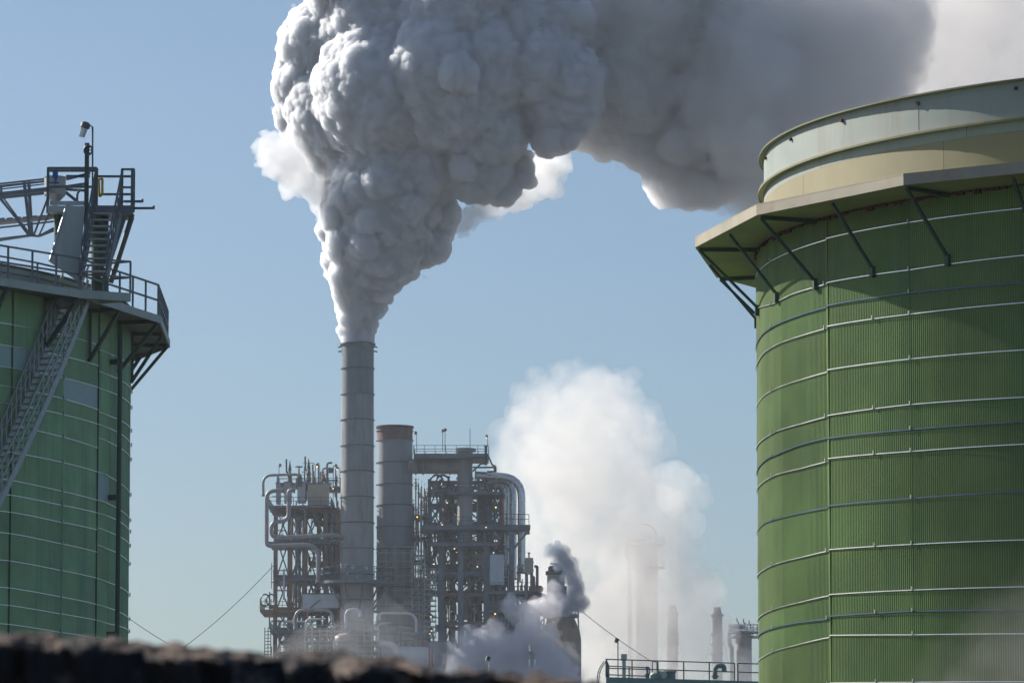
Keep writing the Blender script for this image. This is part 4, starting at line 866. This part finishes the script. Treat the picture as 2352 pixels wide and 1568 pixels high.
def onroof(name, label, cat, build):
    t = thing(name, label, cat, (0, 0, 0)); return t
q = cf(367, 1500, Yt+2); t = thing('control_post', 'grey upright control cabinet post behind the teal roof railing', 'cabinet', q)
MB().box((q.x, q.y, (z+cf(367, 1300, Yt+2).z)/2+.5), (.32, .3, cf(367, 1300, Yt+2).z-z-1)).build('cabinet', 'deck_grey_green', t); MB().beam((q.x, q.y, z), (q.x, q.y, z+1.1), .2, .2).build('stand', 'deck_grey_green', t)
q = cf(700, 1500, Yt+2); t = thing('hatch_dome', 'teal rounded roof hatch with a hinged round cover', 'hatch', (q.x, q.y, z))
MB().lathe([(.5, z), (.5, z+.18), (.42, z+.32), (.2, z+.42), (.02, z+.45)], (q.x-.1, q.y), 24).build('dome', 'teal_paint', t, True); MB().tube([(q.x+.15, q.y-.4, z+.2), (q.x+.15, q.y-.47, z+.2)], .2, 20).build('cover', 'deck_grey_green', t)
q = cf(790, 1500, Yt+2.4); t = thing('flanged_nozzle', 'teal flanged roof nozzle with bolted cover beside the hatch', 'nozzle', (q.x, q.y, z))
MB().lathe([(.3, z), (.3, z+.38), (.36, z+.38), (.36, z+.44), (.05, z+.44)], (q.x, q.y), 24).build('neck', 'teal_paint', t)
for k in range(10): MB().beam((q.x+.32*math.cos(k*.628), q.y+.32*math.sin(k*.628), z+.36), (q.x+.32*math.cos(k*.628), q.y+.32*math.sin(k*.628), z+.5), .03, .03).build('bolt', 'dark_steel', t)
q = cf(1245, 1500, Yt+2.2); t = thing('vent_gooseneck', 'dark teal gooseneck vent on the teal tank roof', 'vent', (q.x, q.y, z))
MB().tube(bend([(q.x-.25, q.y, z), (q.x-.25, q.y, z+.72), (q.x+.25, q.y, z+.72), (q.x+.25, q.y, z+.42)], .32, 6), .13, 14).build('neck', 'teal_paint', t, True); MB().tube([(q.x+.25, q.y, z+.44), (q.x+.25, q.y, z+.38)], .2, 14).build('hood', 'teal_paint', t); MB().tube([(q.x-.25, q.y, z+.1), (q.x-.25, q.y, z+.2)], .2, 14).build('flange', 'teal_paint', t)
q = cf(580, 1500, Yt+1.5); t = thing('blue_valve', 'small valve with blue actuator on the teal tank roof', 'valve', (q.x, q.y, z))
MB().lathe([(.1, z), (.1, z+.15), (.16, z+.2), (.06, z+.3), (.06, z+.5)], (q.x, q.y), 10).build('body', 'dark_steel', t); MB().box((q.x, q.y, z+.58), (.16, .14, .14)).build('actuator', 'blue_paint', t)
MB().tube(bend([(q.x+.3, q.y+.5, z), (q.x+.3, q.y+.5, z+.95), (q.x+.55, q.y+.5, z+.95), (q.x+.55, q.y+.5, z+.1)], .15), .03, 8).build('loop_pipe', 'dark_steel', t)
for nm, lab, fn, x, y0, y1, Y, post in (('roof_lamp', 'dark box lamp on a thin post above the teal roof railing', cf, 300, 1170, 1500, Yt+3, 'dark_steel'), ('yard_lamp', 'dark box lamp on a white post in front of the grey steam', c7, 1112, 1300, 1500, 250, 'white_paint')):
    p = fn(x, y0, Y); f = fn(x+12, y1, Y); zf = z if nm == 'roof_lamp' else 0; t = thing(nm, lab, 'lamp', (f.x, Y, zf))
    MB().tube([(f.x, Y, zf), (f.x, Y, p.z-.05), (p.x+.05, Y, p.z)], .03, 8).build('post', post, t); d = Vector((.35, 0, 1)).normalized()
    MB().tube([p-d*.13, p+d*.1], .125, 14).build('housing', 'dark_steel', t); MB().tube([p-d*.16, p-d*.132], .11, 14).build('lens', 'glass', t)
# ================================================================ wires
def wire(label, a, b, sag, r):
    a, b = Vector(a), Vector(b); pts = [a.lerp(b, i/12)-Zv*sag*4*(i/12)*(1-i/12) for i in range(13)]
    tag(MB().tube(pts, r, 6).build('guy_wire', 'wire_black'), label, 'wire')
wire('slack guy wire rising from the ground to the process tower', P(424, 1484, 690), P(628, 1298, 692), .6, .05)
wire('guy wire dropping from the clad tank towards the ground', P(240, 1375, 690), P(402, 1486, 690), .4, .05)
for o_, (u, v) in ((1, (415, 1485)),):
    p = P(u, v, 690); t = thing('anchor_post', 'low steel anchor post where two guy wires meet', 'post', (p.x, p.y, 0)); MB().beam((p.x, p.y, 0), (p.x, p.y, p.z), .3, .3).build('shaft', 'dark_steel', t); MB().beam((p.x-.9, p.y, p.z), (p.x+.9, p.y, p.z), .2, .2).build('crosshead', 'dark_steel', t)
wire('guy wire slanting from the brown vessel down behind the teal tank', P(1335, 1402, 690), P(1500, 1520, 700), .3, .05)
# ================================================================ foreground rock
YR = 6.0
prof = [(-900, 1442), (-300, 1446), (0, 1450), (100, 1452), (250, 1466), (420, 1484), (600, 1500), (760, 1505), (900, 1513), (1010, 1528), (1150, 1541), (1330, 1562), (1420, 1574), (1700, 1610), (2400, 1680), (3300, 1720)]
def rock():
    from mathutils import noise
    xs = np.linspace(-900, 3300, 420); rows = 90; m = MB(); r0 = random.Random(2)
    for j in range(rows):
        t = j/(rows-1)
        for u in xs:
            v = interp(prof, u)+26; c = P(u, v, YR); zt = c.z; x = c.x
            # steep near face, rounded crest, long back slope
            if t < .62:
                q = t/.62; y = YR-.35*(1-q)**1.6; zz_ = zt*q**.9-.03*0
            elif t < .8:
                q = (t-.62)/.18*math.pi/2; y = YR+.05*math.sin(q); zz_ = zt+.03*math.sin(q*2)*.5
            else:
                q = (t-.8)/.2; y = YR+.05+2.5*q; zz_ = zt*(1-q**1.5)
            p = Vector((x, y, zz_))
            if zz_ > .05:
                big = noise.noise(p*6); mid = noise.noise(p*17+Vector((3, 1, 0))); sm = noise.noise(p*45)
                fn = noise.noise(p*90)
                p += Vector((mid*.012, big*.03+mid*.045+sm*.03+fn*.008, (big*.005+mid*.010+sm*.010+fn*.004)))
            m.v.append(tuple(p))
    w_ = len(xs)
    m.f = [(j*w_+i, j*w_+i+1, (j+1)*w_+i+1, (j+1)*w_+i) for j in range(rows-1) for i in range(w_-1)]
    return m
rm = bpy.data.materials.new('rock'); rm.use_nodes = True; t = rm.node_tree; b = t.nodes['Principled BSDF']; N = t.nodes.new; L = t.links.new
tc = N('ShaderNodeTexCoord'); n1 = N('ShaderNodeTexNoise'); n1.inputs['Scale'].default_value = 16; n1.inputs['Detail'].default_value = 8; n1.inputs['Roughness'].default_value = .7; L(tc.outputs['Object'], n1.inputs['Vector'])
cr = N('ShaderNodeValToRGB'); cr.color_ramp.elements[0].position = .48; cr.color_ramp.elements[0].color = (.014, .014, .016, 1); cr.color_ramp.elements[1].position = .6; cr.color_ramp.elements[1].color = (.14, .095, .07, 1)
gn = N('ShaderNodeNewGeometry'); sx = N('ShaderNodeSeparateXYZ'); L(gn.outputs['Normal'], sx.inputs[0]); am = N('ShaderNodeMath'); am.operation = 'MULTIPLY_ADD'; am.inputs[1].default_value = .14; L(sx.outputs['Z'], am.inputs[0]); ad = N('ShaderNodeMath'); ad.operation = 'SUBTRACT'; ad.inputs[1].default_value = .07; L(n1.outputs['Fac'], ad.inputs[0]); L(ad.outputs[0], am.inputs[2]); L(am.outputs[0], cr.inputs[0]); L(cr.outputs[0], b.inputs['Base Color']); b.inputs['Roughness'].default_value = .85  # tan on upward faces, darker on steep ones: sun and shade put into colour
bp = N('ShaderNodeBump'); bp.inputs['Distance'].default_value = .02; n2 = N('ShaderNodeTexNoise'); n2.inputs['Scale'].default_value = 40; n2.inputs['Detail'].default_value = 6; L(tc.outputs['Object'], n2.inputs['Vector']); L(n2.outputs['Fac'], bp.inputs['Height']); L(bp.outputs[0], b.inputs['Normal'])
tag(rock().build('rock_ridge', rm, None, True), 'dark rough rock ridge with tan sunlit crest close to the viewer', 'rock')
# ================================================================ steam
S690 = F/690
def spheres(lst, Y0):
    out = []
    for u, v, r, dy in lst:
        p = P(u, v, Y0+dy); out.append((p.x, p.y, p.z, r*(Y0+dy)/F))
    return np.array(out)
def grow(base, rng, levels, ratio=(.3, .5), n=20, rmin=.5, out=(.85, 1.05), keep_base=True):
    """knobs grow on knobs"""
    res = [base] if keep_base else []; cur = base; solid = base
    for L in range(levels):
        k = n if isinstance(n, int) else n[L]
        d = rng.normal(size=(len(cur), k, 3)); d /= np.linalg.norm(d, axis=2)[:, :, None]
        r = cur[:, None, 3]*rng.uniform(ratio[0], ratio[1], (len(cur), k))
        c = cur[:, None, :3]+d*(cur[:, None, 3]*rng.uniform(out[0], out[1], (len(cur), k)))[:, :, None]
        new = np.concatenate([c, r[:, :, None]], 2).reshape(-1, 4); new = new[new[:, 3] > rmin]
        keep = np.ones(len(new), bool)
        for s in solid: keep &= ~(np.sqrt(((new[:, :3]-s[:3])**2).sum(1))+new[:, 3]*.35 < s[3]*.97)
        new = new[keep]; res.append(new); cur = new
        if len(new) < 4000: solid = np.concatenate([solid, new])
    return np.concatenate(res)
def cloud(name, sph, voxel, matl, parent=None, knobs=(), relax=1):
    """one closed billowing skin round all the spheres"""
    sph = sph.copy(); off = .4*sum(a for _, a in knobs); sph[:, 3] = np.maximum(sph[:, 3]-off, sph[:, 3]*.45)
    me = bpy.data.meshes.new('tmp'); me.from_pydata([tuple(p) for p in sph[:, :3]], [], [])
    at = me.attributes.new('rad', 'FLOAT', 'POINT'); at.data.foreach_set('value', sph[:, 3].astype(np.float32))
    ob = bpy.data.objects.new('tmp', me); scene.collection.objects.link(ob)
    g = bpy.data.node_groups.new('g', 'GeometryNodeTree')
    g.interface.new_socket('Geometry', in_out='INPUT', socket_type='NodeSocketGeometry'); g.interface.new_socket('Geometry', in_out='OUTPUT', socket_type='NodeSocketGeometry')
    N = g.nodes.new; L = g.links.new; i = N('NodeGroupInput'); o = N('NodeGroupOutput')
    mp = N('GeometryNodeMeshToPoints'); na = N('GeometryNodeInputNamedAttribute'); na.data_type = 'FLOAT'; na.inputs[0].default_value = 'rad'
    pv = N('GeometryNodePointsToVolume'); pv.resolution_mode = 'VOXEL_SIZE'; pv.inputs['Voxel Size'].default_value = voxel; pv.inputs['Density'].default_value = 1
    vm = N('GeometryNodeVolumeToMesh'); vm.resolution_mode = 'GRID'; vm.inputs['Threshold'].default_value = .1
    L(i.outputs[0], mp.inputs['Mesh']); L(na.outputs[0], mp.inputs['Radius']); L(mp.outputs[0], pv.inputs['Points']); L(na.outputs[0], pv.inputs['Radius']); L(pv.outputs[0], vm.inputs['Volume']); L(vm.outputs[0], o.inputs[0])
    ob.modifiers.new('g', 'NODES').node_group = g
    res = bpy.data.meshes.new_from_object(ob.evaluated_get(bpy.context.evaluated_depsgraph_get())); res.name = name
    bpy.data.objects.remove(ob); bpy.data.meshes.remove(me); bpy.data.node_groups.remove(g)
    o = bpy.data.objects.new(name, res); scene.collection.objects.link(o)
    for k, (size, amt) in enumerate(knobs):      # rounded knobs with creases between them
        tx = bpy.data.textures.new('knob', 'CLOUDS'); tx.noise_basis = 'VORONOI_F1'; tx.noise_scale = size; tx.noise_depth = 0; tx.cloud_type = 'GRAYSCALE'
        d = o.modifiers.new('knob', 'DISPLACE'); d.texture = tx; d.texture_coords = 'LOCAL'; d.strength = -amt; d.mid_level = .85
        if relax and k < len(knobs)-1:
            sm = o.modifiers.new('sm', 'SMOOTH'); sm.factor = .5; sm.iterations = relax
    if knobs:
        rm_ = o.modifiers.new('one_skin', 'REMESH'); rm_.mode = 'VOXEL'; rm_.voxel_size = voxel; rm_.adaptivity = 0
        m2 = bpy.data.meshes.new_from_object(o.evaluated_get(bpy.context.evaluated_depsgraph_get())); o.modifiers.clear(); o.data = m2; bpy.data.meshes.remove(res); res = m2; res.name = name
    res.materials.clear(); res.materials.append(M[matl]); res.shade_smooth()
    if parent is not None: o.parent = parent; o.location = -Vector(ORG[parent.name])
    return o
air('steam_dense', 2.9, (.957, .974, .994), .45)
air('steam_mid', .9, (.976, .983, .993), .45)
air('steam_thin', .12, (.98, .983, .99), .4)
air('steam_soft', .4, (.98, .983, .988), .45)
air('smoke_dark', .6, (.42, .5, .62), .0)
rng = np.random.default_rng(3)
pl = thing('steam_plume', 'huge billowing grey white steam plume pouring from the tall stack and drifting off', 'steam plume', (sc.x, sc.y, sc.z), kind='stuff')
env = [(787, 787, 857), (760, 780, 862), (720, 774, 880), (690, 762, 895), (650, 752, 918), (620, 738, 942), (600, 733, 965), (560, 724, 1005), (520, 722, 1030), (480, 727, 1040), (440, 728, 1048), (400, 745, 1070), (360, 770, 1080)]
lean = lambda v: -.02*max(0, 760-v)         # the wind carries the plume sideways and towards the viewer as it climbs
def column():
    r = np.random.default_rng(31); out = []; v = 783.0
    while v > 365:
        l = interp([(-a, b) for a, b, c in env], -v); rt_ = interp([(-a, c) for a, b, c in env], -v); h = (rt_-l)/2; m = (l+rt_)/2
        out.append((m, v, h*.86, lean(v)))
        for k in range(9):
            a = 2*math.pi*k/9+r.uniform(0, .7); q = h*r.uniform(.26, .42); out.append((m+(h-q)*math.cos(a), v+r.uniform(-.15, .15)*h, q, lean(v)+(h-q)*math.sin(a)*690/F))
        v -= max(9, h*.33)
    return spheres(out+[(985, 560, 56, -5), (1005, 530, 45, -4), (960, 590, 36, -4), (1000, 490, 62, -5), (920, 620, 30, -4), (1020, 545, 26, -3)], 690)
def drift(lst, Y0, extra=0): return spheres([(u, v, r, lean(v)+extra+dy) for u, v, r, dy in lst], Y0)
body = drift([(930, 395, 120, 0), (800, 400, 70, 4), (780, 350, 85, 6), (830, 300, 110, 4), (850, 330, 120, 4), (980, 340, 150, 0), (1100, 375, 105, -4), (1150, 420, 60, -4), (1190, 390, 45, -4), (790, 255, 150, 6), (900, 210, 200, 0), (735, 190, 125, 10), (700, 260, 80, 12),
 (1050, 210, 175, -4), (1120, 300, 105, -6), (760, 110, 135, 10), (900, 70, 190, 6), (1060, 60, 180, 0), (1010, 160, 150, -6), (810, -30, 130, 8), (960, -60, 160, 6), (1130, 150, 130, -6), (1100, -40, 160, 0),
 (1290, 235, 110, -6), (1310, 185, 85, -8), (1240, 150, 120, -6), (1270, 300, 62, -6), (1200, 60, 130, -2), (1280, 60, 110, -2), (870, 440, 100, 0)], 690)
trail = drift([(1430, 160, 200, 0), (1330, 60, 200, 0), (1480, 270, 135, 0), (1560, 330, 130, 0), (1570, 410, 82, 0), (1640, 200, 180, 0), (1500, 20, 210, 0), (1660, 60, 190, 0), (1620, 400, 88, 0), (1690, 330, 130, 0), (1400, 290, 72, 0), (1340, 250, 110, 0), (1280, 100, 150, 0)], 690, 6)
far = drift([(1760, 200, 210, 0), (1860, 80, 210, 4), (1900, 240, 165, 0), (1790, 340, 140, 0), (1980, 60, 165, 4), (2000, 170, 125, 0), (1760, 20, 170, 4), (1730, 420, 85, 0), (1850, 330, 120, 0)], 690, 0)
pale = drift([(2120, 40, 170, 10), (2200, 140, 160, 10), (2300, 40, 180, 10), (2420, 120, 180, 10), (2100, 190, 120, 10), (2250, -60, 170, 10), (2500, 0, 210, 10), (2010, 40, 160, 10), (2040, 180, 120, 10), (2300, 200, 100, 10), (2180, 260, 90, 10), (2060, 290, 90, 10)], 690, 10)
wisp = spheres([(640, 355, 42, 0), (680, 385, 45, 0), (615, 335, 28, 0), (690, 340, 40, 0), (665, 420, 30, 0), (720, 430, 38, 0), (735, 470, 26, 0)], 684)
wisp2 = spheres([(1250, 400, 40, 8), (1215, 430, 34, 8), (1170, 455, 36, 8), (1120, 475, 34, 8), (1080, 500, 28, 6), (1060, 525, 18, 5), (1265, 440, 16, 8), (1290, 380, 26, 8)], 676)
def shrink(b, k): c = b.copy(); c[:, 3] *= k; return c
def billow(b, seed, rmin, n=(16, 16), ratio=((.3, .6), (.3, .5)), out=((.7, .95), (.8, 1.0))):
    """broad swellings on the bodies, smaller ones on those"""
    r = np.random.default_rng(seed); acc = last = b
    for k in range(len(n)):
        last = grow(last, r, 1, ratio=ratio[k], n=n[k], rmin=rmin, out=out[k], keep_base=False)
        if not len(last): break
        acc = np.concatenate([acc, last])
    return acc
def fringe(b, seed, n, rr, reach=(.85, 1.3)):
    """loose small puffs round the bodies"""
    r = np.random.default_rng(seed); w = b[:, 3]**2; i = r.choice(len(b), n, p=w/w.sum()); d = r.normal(size=(n, 3)); d /= np.linalg.norm(d, axis=1)[:, None]
    k = r.uniform(*reach, n); rad = r.uniform(*rr, n)*np.clip(1.45-k, .25, 1); c = b[i, :3]+d*(b[i, 3]*k)[:, None]
    return np.c_[c, rad]
cloud('rising_column', column(), .11, 'steam_dense', pl, ((2.6, .9), (1.2, .6), (.55, .32), (.3, .18)))
cloud('billowing_head', billow(shrink(body, .94), 6, 1, n=(30,), ratio=((.22, .5),), out=((.62, .86),)), .17, 'steam_dense', pl, ((3.4, 1.2), (1.6, .7), (.75, .38), (.4, .24)))
cloud('drifting_trail', billow(shrink(trail, .97), 7, 1, n=(30,), ratio=((.22, .5),), out=((.62, .88),)), .3, 'steam_mid', pl, ((6, 2.4), (2.6, 1.6), (1.2, .9), (.6, .4)))
cloud('drifting_end', billow(far, 9, 1), .6, 'steam_thin', pl, ((6, 2), (2.6, 1.1), (1.3, .6)))
air('steam_core', .16, (.978, .983, .99), .4)
cloud('drifting_core', billow(shrink(far, .8), 10, 1.2), .6, 'steam_core', pl, ((6, 2), (2.6, 1.1), (1.3, .6)))
air('steam_pale', .045, (.95, .93, .91), .25)
cloud('pale_end', fringe(pale, 11, 700, (3, 9), (.1, 1.05)), .7, 'steam_pale', pl, ((5, 2.5), (2, 1.2)))
cloud('pale_veil', fringe(np.concatenate([pale, far]), 12, 900, (2, 6), (.3, 1.25)), .7, 'steam_pale', pl, ((4, 2), (2, 1.2)))
cloud('stray_wisp', billow(wisp, 12, .4), .22, 'steam_soft', pl, ((2.5, .9), (1, .5), (.5, .25)))
cloud('under_wisp', billow(wisp2, 13, .4), .22, 'steam_soft', pl, ((2.5, .9), (1, .5), (.5, .25)))
cloud('loose_fringe', np.concatenate([fringe(column(), 1, 260, (.5, 1.2), (1, 1.35)), fringe(shrink(body, .88), 2, 700, (.8, 2.4), (.95, 1.22))]), .3, 'steam_soft', pl, ((1.5, .8), (.7, .5)))
cloud('trail_fringe', np.concatenate([fringe(trail, 3, 500, (1, 3.2), (.9, 1.2)), fringe(far, 4, 900, (1.2, 5), (.85, 1.38))]), .45, 'steam_thin', pl, ((2.2, 1.2), (1, .7)))
# bright steam behind the refinery
ws = thing('steam_cloud', 'bright white steam cloud rising behind the silver ducts', 'steam cloud', tuple(P(1350, 1560, 770)), kind='stuff')
wb = [(1330, 945, 100, 0), (1255, 925, 75, 0), (1395, 930, 80, 0), (1215, 1000, 80, 0), (1340, 1050, 145, 10), (1455, 975, 62, 6), (1195, 1080, 70, 0), (1310, 1170, 140, 0), (1430, 1090, 95, 10), (1500, 1010, 40, 10), (1290, 1300, 140, 0), (1410, 1220, 110, 4), (1345, 1400, 120, 0), (1340, 1510, 120, 0), (1230, 1180, 90, 0), (1300, 880, 50, 0), (1360, 870, 40, 0)]
wr = [(1480, 1330, 80, 10), (1490, 1240, 60, 10), (1500, 1190, 80, 10), (1470, 1300, 100, 4), (1520, 1370, 95, 4), (1560, 1480, 90, 0), (1470, 1480, 110, 0), (1640, 1530, 60, 0), (1440, 1400, 100, 0), (1560, 1120, 60, 20), (1700, 1540, 50, 0), (1560, 1260, 60, 4), (1600, 1360, 70, 4), (1640, 1450, 60, 0)]
wq = spheres(wb, 770); wa = spheres(wb+wr, 770)
for nm, sp_, mt, vox in (('loose_veil', fringe(wa, 21, 900, (1.2, 4.5), (.75, 1.18)), 'w1', .5), ('right_veil', billow(spheres(wr, 772), 22, 1), 'w0', .7), ('mid_billow', billow(shrink(wq, .92), 23, .8, n=(30, 10), ratio=((.18, .5), (.3, .5))), 'w2', .45), ('inner_billow', billow(shrink(wq, .76), 24, 1), 'w3', .6)):
    if mt not in M: air(mt, {'w0': .06, 'w1': .035, 'w2': .026, 'w3': .035}[mt], (.965, .952, .935), .3)
    cloud(nm, sp_, vox, mt, ws, ((5, 1.8), (2.2, 1.4), (1, .8)))
# grey steam low in front of the rusty tower
gs = thing('steam_cloud', 'low lilac grey steam drifting in front of the rusty tower and brown vessel', 'steam cloud', tuple(P(1180, 1560, 672)), kind='stuff')
gb = [(1090, 1500, 42, 0), (1060, 1520, 30, 0), (1130, 1480, 42, 0), (1170, 1500, 45, 0), (1210, 1450, 32, 0), (1200, 1400, 26, 0), (1170, 1385, 20, 0), (1230, 1400, 26, 2), (1260, 1395, 24, 2), (1240, 1470, 36, 0), (1250, 1520, 40, 0), (1290, 1530, 32, 0), (1150, 1540, 50, 0), (1080, 1560, 40, 0), (1200, 1560, 50, 0), (1300, 1560, 30, 0), (1285, 1385, 20, 4), (1275, 1350, 18, 5)]
for nm, k, mt, n, seed, vox in (('outer_veil', 1.15, 'g1', 14, 1, .5), ('mid_billow', .95, 'g2', 16, 2, .45), ('core', .7, 'g3', 16, 3, .5)):
    if mt not in M: air(mt, {'g1': .14, 'g2': .32, 'g3': .5}[mt], (.90, .90, .93), .1)
    b_ = spheres(gb, 674); b_[:, 3] *= k; r_ = np.random.default_rng(40+seed); b_[:, :3] += r_.normal(size=b_[:, :3].shape)*.4
    cloud(nm, billow(b_, 50+seed, .3, out=((.7, 1.0), (.85, 1.1))), vox*.6, mt, gs, ((2.5, .9), (1.1, .6), (.5, .3)))
# thin veil over the refinery foot, and a pale drift in front of the clad tank
fv = thing('steam_cloud', 'thin bluish steam veil hanging over the drums at the foot of the stacks', 'steam cloud', tuple(P(820, 1560, 676)), kind='stuff'); air('v1', .026, (.93, .95, .985), .2)
cloud('veil', billow(spheres([(700, 1500, 60, 0), (800, 1490, 75, 0), (880, 1480, 70, 0), (950, 1500, 65, 0), (1010, 1510, 50, 0), (850, 1420, 50, 0), (640, 1540, 50, 0), (930, 1420, 40, 0)], 677), 81, .5), .6, 'v1', fv, ((4, 2), (1.6, 1)))
tv = thing('steam_cloud', 'pale thin steam drifting low in front of the green tank with flanged upper shell', 'steam cloud', tuple(P(2250, 1600, 77)), kind='stuff'); air('v2', .022, (.97, .94, .92), .3)
cloud('veil', billow(spheres([(2260, 1620, 150, 0), (2340, 1520, 130, 0), (2400, 1420, 110, 0), (2200, 1680, 120, 0), (2380, 1600, 150, 0), (2460, 1500, 150, 0)], 77.5), 82, .05, n=(24, 8)), .07, 'v2', tv, ((.5, .22), (.2, .12)))
cloud('inner_veil', billow(spheres([(2290, 1640, 110, 0), (2370, 1560, 110, 0), (2440, 1460, 90, 0), (2400, 1620, 130, 0), (2470, 1540, 130, 0)], 77.5), 83, .05, n=(24, 8)), .07, 'v2', tv, ((.5, .25), (.2, .12)))
cloud('low_veil', fringe(spheres([(2290, 1600, 170, 0), (2380, 1480, 150, 0), (2440, 1560, 180, 0)], 77.5), 84, 260, (.15, .5), (.6, 1.25)), .06, 'v2', tv, ((.3, .15),))
# dark puff
dk = thing('smoke_puff', 'dark blue grey smoke puff curling above the neck of the brown vessel', 'smoke', tuple(P(1290, 1310, 680)), kind='stuff')
db = [(1275, 1262, 13, 0), (1290, 1275, 15, 0), (1300, 1295, 15, 0), (1308, 1315, 14, 0), (1318, 1335, 14, 0), (1325, 1355, 15, 0), (1318, 1375, 16, 0), (1335, 1385, 12, 0), (1305, 1395, 15, 0), (1262, 1272, 8, 0)]
for nm, k, seed in (('outer_veil', 1.1, 1), ('core', .75, 2)):
    b_ = spheres(db, 678); b_[:, 3] *= k; r_ = np.random.default_rng(60+seed); cloud(nm, np.concatenate([billow(b_, 70+seed, .2, out=((.8, 1.1), (.9, 1.2))), fringe(b_, 75+seed, 140, (.2, .7), (1, 1.9))]), .14, 'smoke_dark', dk, ((1.6, .9), (.7, .5), (.35, .25)))

# ================================================================ hazy air
hz = bpy.data.materials.new('hazy_air'); hz.use_nodes = True; t = hz.node_tree; t.nodes.clear(); o = t.nodes.new('ShaderNodeOutputMaterial'); v = t.nodes.new('ShaderNodeVolumePrincipled')
v.inputs['Density'].default_value = HAZE; v.inputs['Density Attribute'].default_value = ''; v.inputs['Color'].default_value = (.82, .92, 1, 1); v.inputs['Anisotropy'].default_value = .3; t.links.new(v.outputs[0], o.inputs['Volume']); hz.cycles.homogeneous_volume = True
if HAZE: tag(MB().box((0, 590, 109), (700, 1240, 222)).build('haze', hz), 'thin pale hazy air over the refinery', 'haze', kind='stuff')
